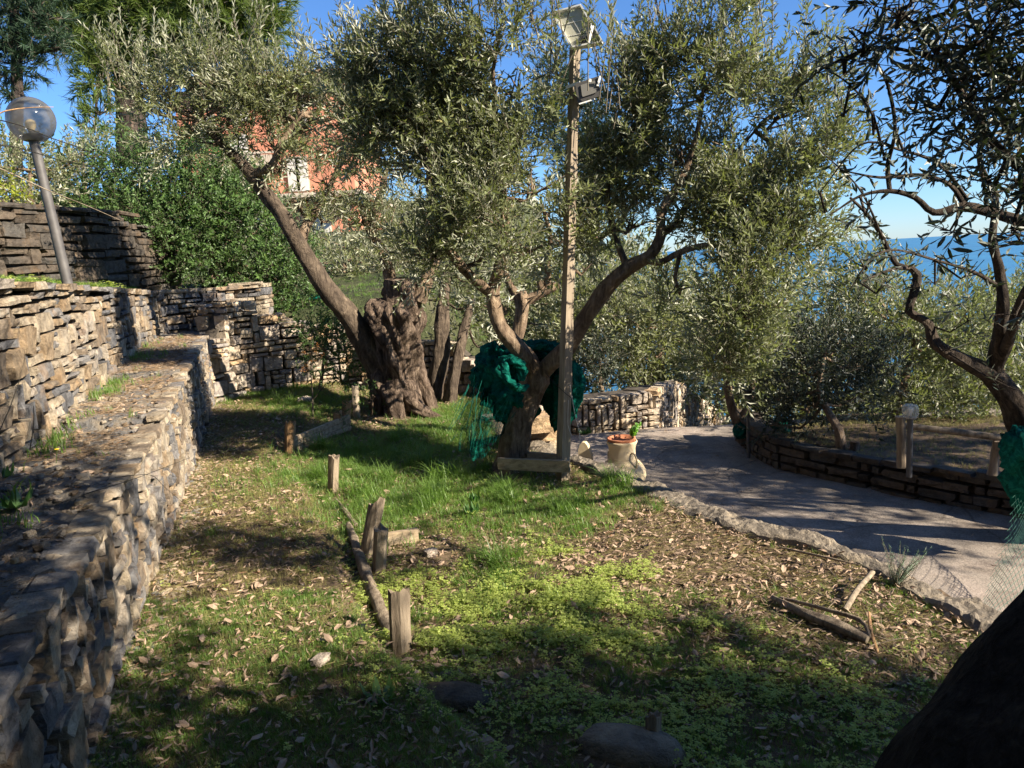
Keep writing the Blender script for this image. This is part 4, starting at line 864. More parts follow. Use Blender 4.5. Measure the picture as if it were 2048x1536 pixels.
bushy('hedge', 'big glossy green shrub hedge rising behind the terrace walls', [(430, 560, 10.6, 10), (420, 480, 10.6, 8), (400, 400, 10.6, 5)],
      blob_px([(200, 400, 70, 10.5), (280, 360, 75, 10.6), (360, 350, 75, 10.6), (420, 330, 60, 10.8), (290, 450, 75, 10.2), (380, 440, 90, 10.4), (450, 420, 80, 10.6), (500, 480, 80, 10.8), (420, 530, 60, 10.4), (520, 560, 60, 10.8), (570, 520, 60, 11.), (600, 590, 45, 11), (490, 390, 60, 11), (230, 470, 45, 10.2), (150, 400, 45, 10.6), (560, 620, 45, 10.7), (350, 500, 50, 10.1)]),
      HEDGE, SP_HEDGE, 1150, cat='hedge', nper=5, sc=(1., 1.6), shell=.35, twigm=TWIGD)
bushy('shrub', 'olive green shrub at the left edge beyond the dark wall', [(60, 430, 9.5, 5), (60, 380, 9.5, 4), (60, 340, 9.5, 2)], blob_px([(40, 330, 60, 9.6), (110, 360, 50, 9.8), (0, 370, 50, 9.6), (80, 410, 40, 9.4), (140, 330, 30, 10), (-40, 320, 60, 9.6)]), OLIVEY, SP_HEDGE, 700, cat='shrub', nper=4, sc=(1, 1.5))
bushy('shrub', 'yellow leaved shrub showing over the dark wall', [(25, 440, 7.6, 3), (25, 410, 7.6, 3), (25, 390, 7.6, 2)], blob_px([(20, 400, 28, 7.6), (45, 415, 18, 7.6), (5, 370, 22, 7.7)]), HEDGEY, SP_HEDGE, 900, cat='shrub', nper=3, r0=.005)
bushy('shrub', 'feathery pale shrub top against the sky beside the pine trunk', [(170, 380, 11.5, 4), (165, 320, 11.5, 3), (165, 300, 11.5, 2)], blob_px([(165, 320, 30, 11.5), (200, 310, 26, 11.5), (140, 310, 20, 11.5), (195, 290, 16, 11.5)]), OLIVEY, SP_FAR, 300, cat='shrub', nper=4, sc=(.8, 1.2), up=1.)
bushy('shrub', 'dense dark laurel shrub at the foot of the old olive', [(640, 780, 8.7, 4), (645, 740, 8.7, 3), (650, 700, 8.7, 2)], blob_px([(640, 690, 40, 8.8), (680, 720, 40, 8.7), (700, 680, 35, 8.9), (660, 650, 30, 9.), (720, 760, 30, 8.5), (620, 640, 30, 9.1)]), HEDGE, SP_HEDGE, 900, cat='shrub', nper=4, r0=.006, sc=(.9, 1.4))
bushy('shrub', 'low ivy like shrub between the stakes and the old trunk', [(745, 830, 8.0, 2), (745, 800, 8., 2), (745, 790, 8., 1)], blob_px([(740, 800, 24, 8.0), (765, 790, 20, 8.1), (700, 800, 18, 8.2)]), HEDGE, SP_HEDGE, 900, cat='shrub', nper=3, r0=.004, sc=(.7, 1.))
bushy('olive_tree', 'row of grey olives on the seaward slope behind the low wall', [[(1600, 900, 9.5, 10), (1610, 800, 9.5, 8), (1600, 700, 9.5, 5)], [(1900, 900, 9.8, 10), (1890, 800, 9.8, 8), (1900, 700, 9.8, 5)]],
      blob_px([(x_+float(rng.normal(0, 12)), y_, 70, 9.6+.3*k) for k, (x_, y_) in enumerate([(1560, 700), (1620, 640), (1700, 700), (1780, 650), (1850, 700), (1930, 640), (2010, 700), (2080, 640), (1640, 790), (1740, 800), (1840, 800), (1940, 800), (2040, 800), (1560, 800), (1500, 760)]) for k in [0]]), OLIVE, SP_FAR, 520, nper=3, sc=(1.0, 1.5))
bushy('olive_tree', 'bank of sunlit olives filling the gap behind the timber pole', [(1150, 800, 12.5, 10), (1150, 720, 12.5, 8), (1160, 620, 12.5, 5)],
      blob_px([(1080, 620, 60, 12.5), (1160, 560, 60, 12.5), (1240, 580, 60, 12.5), (1300, 560, 50, 12.5), (1160, 660, 60, 12), (1240, 690, 60, 12), (1330, 640, 50, 12.5), (1100, 720, 50, 12), (1180, 760, 45, 11.5), (1250, 770, 40, 11.5), (1400, 640, 50, 12.5), (1420, 720, 50, 12), (1220, 500, 40, 13), (1340, 720, 55, 12.2), (1290, 640, 60, 12.6)]), OLIVE, SP_FAR, 420, nper=3, sc=(1.2, 1.8))
bushy('shrub', 'tangle of grey green scrub below the terracotta house', [(700, 600, 15, 6), (700, 540, 15, 5), (700, 500, 15, 3)],
      blob_px([(x_, y_, 42, 15) for x_, y_ in ((560, 480), (620, 520), (690, 500), (760, 470), (830, 480), (900, 520), (960, 560), (580, 560), (650, 590), (730, 590), (810, 600), (880, 590), (940, 630), (540, 420), (770, 530), (1000, 520))]), OLIVEY, SP_FAR, 120, cat='shrub', nper=3, sc=(1.4, 2.0))
bushy('shrub', 'green scrub on the bank above the dark terrace wall', [(100, 480, 12, 5), (100, 430, 12, 4), (100, 400, 12, 3)],
      blob_px([(x_, y_, 42, 12) for x_, y_ in ((-20, 400), (50, 380), (120, 400), (190, 370), (0, 330), (90, 330), (160, 320), (240, 330), (30, 450), (140, 450))]), HEDGE, SP_FAR, 140, cat='shrub', nper=3, sc=(1.0, 1.6))
# far slope mass toward the sea
far_blobs = []
for k in range(46):
    x = rng.uniform(2.5, 22); y = rng.uniform(12, 24); z = float(zhill(x, y)); far_blobs.append(((x, y, z+.8), (1.3, 1.3, 1.1)))
g = Geo(); P, D, S = cloud(far_blobs, 24, SP_FAR, .4, .6, .5, (2.2, 3.4)); ob = gscatter('far_scrub', SP_FAR, P, D, S, [OLIVE, TWIG]); ob['kind'] = 'stuff'; ob['label'] = 'mass of olive scrub falling away toward the sea'; ob['category'] = 'scrub'
bushy('shrub', 'dry brown bushes where the driveway drops away', [(1455, 835, 9.6, 2), (1455, 815, 9.6, 2), (1455, 800, 9.6, 1)], blob_px([(1450, 815, 22, 9.8), (1475, 800, 22, 9.9), (1430, 795, 20, 10.5), (1490, 830, 14, 9.2)]), GRASSD, SP_HEDGE, 900, cat='shrub', nper=3, r0=.005)

# pines --------------------------------------------------------------
def pine(name_label, trunk, blobs, m, dens, sc, extra_limbs=(), **kw):
    return make_tree('pine_tree', name_label, at(*trunk[0][:3]), [L(trunk)]+[L(q) for q in extra_limbs], blobs, m, BARKP, SP_PINE, dens, nper=kw.pop('nper', 5), r0=.03, kf=4, lump=.05, ridge=.08, step=.3, up=.35, out=.5, sc=sc, **kw)
pine('tall pine whose dark straight trunk stands behind the globe lamp', [(268, 330, 17, 29), (262, 240, 17, 26), (254, 150, 17, 23), (247, 60, 17, 20), (240, -60, 17, 13), (240, -200, 17, 8)],
     blob_px([(210, 40, 70, 17), (300, 20, 90, 17), (400, 30, 90, 17.5), (490, 60, 60, 17.5), (470, 110, 45, 17.5), (350, 80, 60, 17), (180, 90, 40, 16.5), (200, 170, 28, 16.5), (210, 130, 30, 16.5), (250, -60, 100, 17), (400, -60, 100, 17), (540, 10, 30, 17.5), (120, 20, 50, 17), (160, 50, 60, 17), (260, 60, 60, 17.4), (330, 50, 70, 17.4), (420, 70, 60, 17.6), (520, 40, 45, 17.6), (450, 10, 80, 17.5), (200, 230, 20, 16.3), (185, 260, 16, 16.3), (290, 120, 40, 17)], .8), PINE, 620, (1.1, 1.8),
     [[(246, 90, 17, 5), (210, 120, 16.6, 4), (195, 180, 16.4, 3), (190, 250, 16.3, 1.5)], [(245, 40, 17, 8), (340, 30, 17.2, 5), (480, 60, 17.5, 2)], [(243, 20, 17, 7), (160, 30, 17, 4), (100, 30, 17, 2)]])
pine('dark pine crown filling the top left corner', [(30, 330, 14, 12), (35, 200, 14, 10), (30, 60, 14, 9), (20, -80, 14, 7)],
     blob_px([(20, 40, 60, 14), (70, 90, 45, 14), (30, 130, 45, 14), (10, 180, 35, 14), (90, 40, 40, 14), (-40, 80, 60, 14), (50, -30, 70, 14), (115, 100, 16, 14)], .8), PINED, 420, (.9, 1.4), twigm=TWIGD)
pine('green pine crown rising behind the wooden pole', [(1190, 560, 18, 10), (1190, 400, 18, 9), (1180, 250, 18, 6), (1180, 180, 18, 3)],
     blob_px([(1190, 230, 35, 18), (1210, 290, 40, 18), (1170, 290, 40, 18), (1225, 350, 40, 18), (1180, 380, 50, 18), (1130, 200, 40, 18), (1110, 150, 40, 18), (1140, 330, 40, 18), (1230, 420, 40, 18), (1090, 240, 50, 18)], 1.1), PINED, 330, (1., 1.5))

# ------------------------------------------------------------------ house
def house():
    Y = 30.0; TW = simple_noise('terracotta_render', (0.46, 0.185, 0.115), (0.54, 0.235, 0.15), 1.2, bstr=.15, bdist=.01)
    PALE = mat('pale_shutter', (0.5, 0.47, 0.44), .7)[0]; GL = mat('window_glass', (0.03, 0.035, 0.04), .1, .6)[0]; SL = mat('balcony_slab', (0.45, 0.38, 0.3), .8)[0]
    a = at(380, 500, Y); th = thing('house', 'terracotta rendered two storey house glimpsed between the olive crowns', 'house', (a[0], Y, a[2]-1)); B = base_of(th)
    def blk(nm, x0, y0, x1, y1, d0, d1, m, p=th):
        p0 = at(x0, y1, Y); p1 = at(x1, y0, Y); g = Geo(); V, F = unit_box()
        c = np.array([(p0[0]+p1[0])/2, Y+(d0+d1)/2, (p0[2]+p1[2])/2]); V = V*np.array([abs(p1[0]-p0[0]), d1-d0, abs(p1[2]-p0[2])])+c; g.add(V, F); return g.build(nm, m, p, base=B)
    blk('wall', 372, 165, 692, 398, 0, 7, TW); blk('wall', 420, 398, 716, 520, -.3, 7, TW)
    blk('balcony', 440, 394, 738, 402, -1.4, 7.3, SL); blk('roof', 355, 150, 705, 165, -.8, 8, mat('roof_tile', (0.32, 0.13, 0.08), .8)[0])
    for x, y, w, h in ((597, 350, 17, 70), (480, 300, 15, 60), (415, 262, 15, 60), (648, 445, 15, 60), (540, 445, 15, 60), (597, 230, 15, 50), (480, 220, 15, 50)):
        f = -.05 if y < 398 else -.35
        w_ = blk('window', x-w, y-h/2-3, x+w, y+h/2, f, f+.06, SL)
        for k in (-1, 1): blk('shutter', min(x, x+k*w), y-h/2, max(x, x+k*w)-1.5, y+h/2-2, f-.06, f-.003, PALE, th)
    for k in range(30):
        x = 445+k*4.2; blk('baluster', x, 318, x+1.3, 338, -1.3, -1.25, SL)
    blk('railing', 443, 315, 572, 318, -1.33, -1.22, SL); blk('balcony', 440, 338, 574, 344, -1.4, .2, SL)
house()

# ------------------------------------------------------------------ pole with solar panel
def pole():
    b = at(1122, 965, 5.36); t = at(1150, 92, 5.36); th = thing('wooden_pole', 'tall square timber pole carrying a solar panel beside the central olive', 'pole', b); B = base_of(th)
    g = Geo(); d = t-b; n = 26; V = []
    ax = np.array([math.cos(.55), math.sin(.55), 0]); ay = np.array([-ax[1], ax[0], 0]); ax2, ay2 = ax*.037, ay*.037
    for i in range(n):
        s = i/(n-1); c = b+d*s-np.array([0, 0, .15])*(1-s); w = 1.0-.32*s+.03*math.sin(i*2.1)
        for (p, q) in ((-1, -1), (1, -1), (1, 1), (-1, 1)): V.append(c+ax2*p*w+ay2*q*w+rng.normal(0, .0012, 3))
    F = [(i*4+j, i*4+(j+1) % 4, (i+1)*4+(j+1) % 4, (i+1)*4+j) for i in range(n-1) for j in range(4)]+[(0, 3, 2, 1), ((n-1)*4, (n-1)*4+1, (n-1)*4+2, (n-1)*4+3)]
    g.add(V, F); g.build('post', WOODP, th, base=B)
    # solar panel seen from behind
    Yp = 5.3
    c = [at(1107, 28, Yp+.12), at(1163, 13, Yp+.02), at(1206, 86, Yp-.18), at(1145, 97, Yp-.08)]
    c = [np.array(q) for q in c]; nrm = np.cross(c[1]-c[0], c[3]-c[0]); nrm /= np.linalg.norm(nrm)
    if nrm[1] > 0: nrm = -nrm
    PB = simple_noise('panel_back', (0.38, 0.37, 0.28), (0.48, 0.46, 0.36), 8, rough=.6, bstr=.1, bdist=.002)
    g = Geo(); V = np.array(c+[q-nrm*.012 for q in c]); g.add(V, [(0, 1, 2, 3), (7, 6, 5, 4), (0, 4, 5, 1), (1, 5, 6, 2), (2, 6, 7, 3), (3, 7, 4, 0)]); pan = g.build('solar_panel', PB, th, base=B)
    for i in range(4):
        g = Geo(); box_between(g, c[i]+nrm*.004, c[(i+1) % 4]+nrm*.004, .012, .03, nrm); g.build('frame', WHITEM, pan, base=B)
    for s in (.34, .67):
        g = Geo(); box_between(g, c[0]+(c[3]-c[0])*s+nrm*.002, c[1]+(c[2]-c[1])*s+nrm*.002, .003, .003, nrm); g.build('seam', WHITEM, pan, base=B)
    g = Geo(); box_between(g, (c[0]+c[1])/2+nrm*.002, (c[2]+c[3])/2+nrm*.002, .003, .003, nrm); g.build('seam', WHITEM, pan, base=B)
    g = Geo(); box_between(g, at(1184, 52, Yp-.12), at(1178, 95, Yp-.13), .012, .02); box_between(g, at(1140, 98, Yp), at(1182, 94, Yp-.1), .012, .012); g.build('bracket', WHITEM, th, base=B)
    g = Geo(); V, F = rough_box(3, .4, 0); g.add(oriented(V, at(1168, 80, Yp-.1), np.array([.04, 0, 0]), np.array([0, .04, 0]), np.array([0, 0, .04])), F); g.build('cable_box', BLACKM, th, base=B)
    # floodlight
    fc = at(1176, 180, 5.25); g = Geo(); x = np.array([.15, -.02, .035]); z = np.array([-.012, 0, .125]); y = np.array([.01, .06, .01]); V, F = rough_box(3, .06, 0); g.add(oriented(V, fc, x, y, z), F)
    fl = g.build('floodlight', mat('lamp_housing', (0.07, 0.065, 0.06), .5, .5)[0], th, base=B)
    g = Geo(); V, F = unit_box(); g.add(oriented(V, fc+np.array([0, -.036, 0]), x*.62, y*.06, z*.6), F); g.build('lens', mat('lamp_lens', (0.2, 0.19, 0.17), .25, .6)[0], fl, base=B)
    for a_, b_, w1, w2 in ((at(1190, 165, 5.22), at(1178, 160, 5.22), .008, .02), (at(1195, 172, 5.2), at(1201, 152, 5.2), .006, .014), (at(1158, 208, 5.2), at(1190, 198, 5.2), .006, .008), (at(1132, 175, 5.3), at(1160, 165, 5.25), .006, .02)):
        g = Geo(); box_between(g, a_, b_, w1, w2); g.build('arm', WHITEM, fl, base=B)
    # boards nailed at the foot
    for p, q, Y0, Y1, w, nm in (((996, 927), (1140, 933), 5.46, 5.26, .085, 0), ((1048, 909), (1128, 916), 5.62, 5.44, .05, 1)):
        g = Geo(); box_between(g, at(*p, Y0), at(*q, Y1), .03, w, n=3, jit=.006, rounding=.01)
        ob = g.build('brace_board', WOODX, th, base=B)
    g = Geo(); w = [at(1140, 770, 5.3), at(1150, 830, 5.28), at(1158, 862, 5.26), at(1160, 885, 5.25), at(1152, 905, 5.25), at(1138, 916, 5.26)]; tube(g, w, [.0022]*6, 5, .03); g.build('wire', WIREM, th, base=B)
    g = Geo(); w = [at(1137, 800, 5.3), at(1136, 850, 5.3), at(1144, 872, 5.28)]; tube(g, w, [.0016]*3, 5, .03); g.build('wire', WIREM, th, base=B)
    g = Geo(); w = [at(1090, 745, 5.5), at(1115, 772, 5.35), at(1135, 790, 5.3), at(1150, 800, 5.3)]; tube(g, w, [.002]*4, 5, .03); g.build('tie_wire', WIRED, th, base=B)
pole()

# ------------------------------------------------------------------ green nets
def net_mat(name, alpha, col=(0.0, 0.075, 0.055), sc=260):
    m, t, b = mat(name, col, .6, .3)
    v = coords(t, (1, 1, 1)); n = noise_n(t, v, 14, 5, .7, 1.5)
    w = nd(t, 'ShaderNodeTexVoronoi', Scale=sc); t.links.new(v, w.inputs['Vector'])
    r = ramp(t, [(0.3, tuple(c*.45 for c in col)), (.5, col), (0.72, (0.01, 0.17, 0.125))]); t.links.new(n, r.inputs[0]); t.links.new(r.outputs[0], b.inputs['Base Color'])
    a2 = nd(t, 'ShaderNodeMath'); a2.operation = 'ADD'; a2.use_clamp = True; t.links.new(math_n(t, 'MULTIPLY', n, .9), a2.inputs[0]); a2.inputs[1].default_value = alpha-.4
    t.links.new(a2.outputs[0], b.inputs['Alpha']); b.inputs['Roughness'].default_value = .85; b.inputs['Specular IOR Level'].default_value = .1
    bump(t, n, b, .8, .02)
    return m
NETD = net_mat('dense_green_net', 0.97, sc=300); NETL = net_mat('thin_green_net', 0.33, sc=240)
def net_lump(g, c, rad, n=40, folds=7, amp=.18, seed=0, sag=0.0):
    rr = np.random.default_rng(seed); th = np.linspace(0, 2*PI, n); ph = np.linspace(.02, PI-.02, n//2); V = []
    o_ = rr.random(3)*20
    for p in ph:
        for t in th:
            u = np.array([math.sin(p)*math.cos(t), math.sin(p)*math.sin(t), math.cos(p)]); cr = abs(noise.noise(Vector(u*4.5+o_*1.7)))-.25
            nz = noise.noise(Vector(u*2.2+o_)); f = math.sin(folds*t+4*nz+3*p)*.5+math.sin(folds*2.3*t+7*nz-5*p)*.3+noise.noise(Vector(u*7+o_))*.9
            r = 1+amp*(f+nz*1.4+cr*2.0+.5*noise.noise(Vector(u*16+o_))); q = np.array(c)+u*rad*r; q[2] -= sag*max(0, -u[2])*(1+nz); V.append(q)
    m = len(th); i = np.arange(len(ph)-1)[:, None]; j = np.arange(m-1)[None, :]
    F = np.stack([i*m+j, i*m+j+1, (i+1)*m+j+1, (i+1)*m+j], -1).reshape(-1, 4); g.add(V, F)
def veil(g, pts_top, pts_bot, rows=24, cols=46, amp=.04, seed=0):
    a = catmull(np.array(pts_top), .02); b = catmull(np.array(pts_bot), .02); V = []
    for i in range(rows):
        s = i/(rows-1)
        for j in range(cols):
            t = j/(cols-1); p = a[int(t*(len(a)-1))]*(1-s)+b[int(t*(len(b)-1))]*s
            f = math.sin(t*38+seed+3*math.sin(s*3))*.5+math.sin(t*17-s*4+seed)*.7+noise.noise(Vector((t*9, s*5, seed)))
            V.append(p+np.array([.25*f*amp, f*amp, noise.noise(Vector((t*5, s*3, seed+5)))*.02]))
    i = np.arange(rows-1)[:, None]; j = np.arange(cols-1)[None, :]
    F = np.stack([i*cols+j, i*cols+j+1, (i+1)*cols+j+1, (i+1)*cols+j], -1).reshape(-1, 4); g.add(np.array(V), F)
nt = thing('green_net', 'big bundle of dark green harvest net stuffed in the central olive fork', 'net', at(1040, 920, 5.6)); NB = base_of(nt)
g = Geo(); pxm = 5.6/FPX
net_lump(g, at(1000, 745, 5.78), (.20, .20, .22), 60, 6, .13, 1, .05); net_lump(g, at(1070, 735, 5.95), (.26, .2, .20), 60, 7, .12, 2)
net_lump(g, at(1120, 775, 5.85), (.15, .16, .24), 60, 5, .12, 3, .06); net_lump(g, at(1140, 770, 5.75), (.11, .12, .20), 50, 5, .12, 8); net_lump(g, at(1015, 790, 5.65), (.14, .12, .13), 50, 5, .14, 4, .08)
net_lump(g, at(1060, 700, 5.85), (.24, .14, .075), 50, 9, .2, 5); net_lump(g, at(1040, 790, 5.85), (.16, .14, .15), 50, 5, .14, 12, .06)
g.build('bundle', NETD, nt, smooth=True, base=NB)
g = Geo()
for k, q in enumerate(([(1012, 715, 5.5), (1010, 745, 5.42), (1020, 765, 5.38), (1040, 775, 5.4), (1056, 770, 5.5)], [(1000, 720, 5.55), (1030, 722, 5.45), (1045, 740, 5.45), (1040, 760, 5.45)], [(1060, 700, 5.7), (1090, 694, 5.65), (1115, 700, 5.7)])):
    tube(g, [at(*p) for p in q], [.022, .03, .028, .024, .012][:len(q)], 22, .012, .35, .35, 22, k0=5, seed=k)
g.build('fold', NETD, nt, smooth=True, base=NB)
g = Geo()
veil(g, [at(948, 745, 5.6), at(955, 790, 5.5), at(985, 830, 5.45), at(1020, 820, 5.5)], [at(918, 898, 5.5), at(945, 918, 5.4), at(968, 915, 5.4), at(992, 880, 5.5)], 30, 60, .03, 1)
veil(g, [at(955, 720, 5.7), at(975, 780, 5.6), at(1010, 820, 5.6), at(1042, 800, 5.6)], [at(915, 850, 5.7), at(950, 895, 5.6), at(990, 880, 5.6), at(1030, 850, 5.6)], 30, 60, .05, 2)
veil(g, [at(965, 800, 5.45), at(975, 805, 5.43), at(988, 810, 5.45)], [at(940, 905, 5.42), at(950, 918, 5.4), at(962, 912, 5.42)], 26, 30, .03, 4)
g.build('veil', NETL, nt, smooth=True, base=NB)
g = Geo()
for k in range(46):
    x0, y0 = rng.uniform(935, 1040), rng.uniform(760, 830); x1 = x0+rng.uniform(-45, 5); y1 = y0+rng.uniform(40, 110); Yk = rng.uniform(5.4, 5.7)
    tube(g, [at(x0, y0, Yk), at((x0+x1)/2+rng.normal(0, 6), (y0+y1)/2, Yk-.02), at(x1, y1, Yk-.03)], [.0016, .0014, .001], 4, .04)
ob = g.build('loose_threads', mat('net_thread', (0.0, 0.10, 0.075), .8)[0], nt, base=NB); ob['kind'] = 'stuff'
def net_heap(label, spots, **kw):
    t = thing('green_net', label, 'net', spots[0][0]); g = Geo()
    for k, (c, r) in enumerate(spots): net_lump(g, c, r, 36, 6, .16, int(rng.integers(99)))
    g.build('heap', kw.get('m', NETD), t, smooth=True, base=base_of(t)); return t
net_heap('small heap of green net at the foot of the far corner olive', [(at(1560, 862, 6.9), (.09, .1, .12)), (at(1535, 872, 6.9), (.08, .08, .07)), (at(1480, 862, 7.0), (.06, .08, .07))])
net_heap('strip of green net lying on the terrace behind the leaning limb', [(at(620, 600, 11.4), (.42, .3, .07)), (at(700, 606, 11.4), (.45, .3, .05)), (at(560, 590, 11.4), (.25, .2, .06))])
# net on the near right trunk with wire mesh below
n2 = thing('green_net', 'green net wrapped on the near right trunk with a hanging mesh corner', 'net', at(2048, 1230, 3.25)); g = Geo()
net_lump(g, at(2045, 905, 4.15), (.10, .12, .15), 40, 6, .15, 21); net_lump(g, at(2075, 955, 4.2), (.17, .14, .22), 40, 6, .15, 22); g.build('bundle', NETD, n2, smooth=True, base=base_of(n2))
g = Geo(); R_, C_ = 34, 17
def mp(i, j):
    s = i/(R_-1); t = j/(C_-1); x0 = np.interp(s, [0, .3, .55, .8, 1], [2030, 2016, 1990, 1972, 1955]); x1 = 2130; y = np.interp(s, [0, 1], [990, 1235])+12*math.sin(t*9+s*3)
    return at(x0+(x1-x0)*t, y, 4.05-.8*s+.05*math.sin(t*8+s*4))
for i in range(R_-1):
    for j in range(C_-1):
        a = mp(i, j+(.5 if i % 2 else 0)); 
        for jj in ((j, j+1) if i % 2 else (j-.5+.0, j+.5)):
            b = mp(i+1, jj if i % 2 else jj+0.0)
            V = np.array([(0, 0, .0011), (.001, 0, -.0006), (-.001, 0, -.0006)]); g.add(np.vstack([a+V, b+V]), np.array([(0, 1, 4, 3), (1, 2, 5, 4), (2, 0, 3, 5)]))
g.build('mesh', mat('net_cord', (0.02, 0.09, 0.065), .6)[0], n2, base=base_of(n2))

# ------------------------------------------------------------------ lamps
def garden_lamp():
    Y = 5.3; b = at(130, 545, Y); c = at(62, 240, Y); nk = at(66, 276, Y); th = thing('globe_lamp', 'leaning garden lamp with a smoked glass globe on the upper terrace', 'lamp', b); B = base_of(th)
    g = Geo(); tube(g, [b-(nk-b)*.1, (b+nk)/2, nk], [.034, .032, .030], 20, .1); g.build('pole', POLEG, th, smooth=True, base=B)
    u = (nk-b)/np.linalg.norm(nk-b); g = Geo(); tube(g, [nk-u*.012, nk+u*.006, nk+u*.02], [.06, .062, .06], 24, .01); g.build('collar', PLAST, th, smooth=True, base=B)
    r = 42*Y/FPX; m, t, bb = mat('smoked_globe', (0.75, 0.72, 0.68), .08, .5)
    bb.inputs['Transmission Weight'].default_value = 0.0
    tr = nd(t, 'ShaderNodeBsdfTransparent'); tr.inputs[0].default_value = (0.72, 0.70, 0.68, 1); gl = nd(t, 'ShaderNodeBsdfGlossy'); gl.inputs['Roughness'].default_value = .12
    df = nd(t, 'ShaderNodeBsdfTranslucent'); df.inputs[0].default_value = (0.5, 0.47, 0.43, 1); di = nd(t, 'ShaderNodeBsdfDiffuse'); di.inputs[0].default_value = (0.3, 0.29, 0.28, 1)
    a = nd(t, 'ShaderNodeMixShader'); a.inputs[0].default_value = .4; t.links.new(df.outputs[0], a.inputs[1]); t.links.new(di.outputs[0], a.inputs[2])
    b2 = nd(t, 'ShaderNodeMixShader'); b2.inputs[0].default_value = .45; t.links.new(tr.outputs[0], b2.inputs[1]); t.links.new(a.outputs[0], b2.inputs[2])
    lw_ = nd(t, 'ShaderNodeLayerWeight', Blend=.25); b3 = nd(t, 'ShaderNodeMixShader'); t.links.new(math_n(t, 'MULTIPLY', lw_.outputs['Fresnel'], .6), b3.inputs[0]); t.links.new(b2.outputs[0], b3.inputs[1]); t.links.new(gl.outputs[0], b3.inputs[2])
    t.links.new(b3.outputs[0], t.nodes['Material Output'].inputs[0])
    g = Geo(); prof = [(r*math.sin(p), r*math.cos(p)) for p in np.linspace(PI-.35, .001, 28)]; lathe(g, prof, c, 40); g.build('globe', m, th, smooth=True, base=B)
    g = Geo(); prof = [(.012, -.02), (.014, 0), (.03, .03), (.034, .05), (.028, .07), (.012, .08), (.001, .083)]; lathe(g, prof, nk+u*.04, 20); g.build('bulb', mat('frosted_bulb', (0.8, 0.68, 0.42), .4)[0], th, smooth=True, base=B)
    g = Geo(); tube(g, [nk+u*.0, nk+u*.045], [.02, .018], 16, .02); g.build('socket', PLAST, th, smooth=True, base=B)
garden_lamp()
def bollard():
    Y = 4.95; b = at(1819, 925, Y); tp = at(1820, 838, Y); th = thing('bollard_lamp', 'short black bollard lamp with a clear ribbed glass head beside the fence post', 'lamp', b); B = base_of(th)
    g = Geo(); tube(g, [b-np.array([0, 0, .1]), (b+tp)/2, tp], [.019]*3, 18, .08); g.build('pole', PLAST, th, smooth=True, base=B)
    g = Geo(); tube(g, [tp, tp+np.array([0, 0, .012])], [.035, .035], 18, .01); g.build('collar', PLAST, th, smooth=True, base=B)
    m, t, bb = mat('clear_ribbed_glass', (0.8, 0.8, 0.75), .15, .5); tr = nd(t, 'ShaderNodeBsdfTransparent'); tr.inputs[0].default_value = (.85, .85, .82, 1); mx = nd(t, 'ShaderNodeMixShader'); mx.inputs[0].default_value = .28
    t.links.new(tr.outputs[0], mx.inputs[1]); t.links.new(bb.outputs[0], mx.inputs[2]); t.links.new(mx.outputs[0], t.nodes['Material Output'].inputs[0])
    g = Geo(); n = 32; prof = [(.034, .0), (.046, .01), (.049, .03), (.049, .07), (.045, .088), (.03, .095), (.001, .096)]; V = []
    for r, z in prof:
        for k in range(n): a = k/n*2*PI; rr = r*(1+.04*(k % 2)); V.append(tp+np.array([rr*math.cos(a), rr*math.sin(a), z+.005]))
    F = [(i*n+j, i*n+(j+1) % n, (i+1)*n+(j+1) % n, (i+1)*n+j) for i in range(len(prof)-1) for j in range(n)]; g.add(np.array(V), F); g.build('glass_shade', m, th, base=B)
    g = Geo(); lathe(g, [(.01, 0), (.011, .02), (.018, .04), (.019, .055), (.012, .068), (.001, .072)], tp+np.array([0, 0, .012]), 18); g.build('bulb', mat('white_bulb', (0.85, 0.83, 0.78), .3)[0], th, smooth=True, base=B)
bollard()
b = at(1497, 872, 6.6); t_ = at(1496, 792, 6.6); g = Geo(); tube(g, [b-np.array([0, 0, .2]), (b+t_)/2, t_], [.016]*3, 14, .1)
th = thing('bollard_lamp', 'thin dark bollard lamp standing on the corner of the low wall', 'lamp', b); g.build('pole', PLAST, th, smooth=True, base=base_of(th))
g = Geo(); tube(g, [t_, t_+np.array([0, 0, .05])], [.03, .028], 14, .02); g.build('lamp_head', BLACKM, th, smooth=True, base=base_of(th))

# rail fence ---------------------------------------------------------
fn = thing('rail_fence', 'round wooden rail fence on the grass beyond the low wall', 'fence', at(1802, 925, 5.1)); B = base_of(fn)
g = Geo(); tube(g, [at(1802, 935, 5.05), at(1802, 880, 5.05), at(1800, 833, 5.05)], [.031, .03, .03], 16, .05, .06, .03); g.build('post', WOODG, fn, smooth=True, base=B)
g = Geo(); tube(g, [at(1985, 950, 4.95), at(1988, 915, 4.95), at(1996, 880, 4.9)], [.03, .028, .03], 12, .04, .15, .2); g.build('post', WOODG, fn, smooth=True, base=B)
g = Geo(); tube(g, [at(1808, 851, 5.1), at(1900, 862, 5.0), at(2000, 876, 4.9), at(2120, 892, 4.8)], [.021, .022, .023, .024], 14, .06, .05, .04); g.build('rail', WOODG, fn, smooth=True, base=B)
g = Geo(); q = at(1709, 908, 5.9); tube(g, [q-np.array([0, 0, .08]), q+np.array([0, 0, .05]), q+np.array([.005, 0, .1])], [.045, .038, .034], 14, .03, .15, .1); tag(g.build('tree_stump', BARKO, smooth=True), 'small reddish stump in shade behind the low wall', 'stump')

# ------------------------------------------------------------------ vase

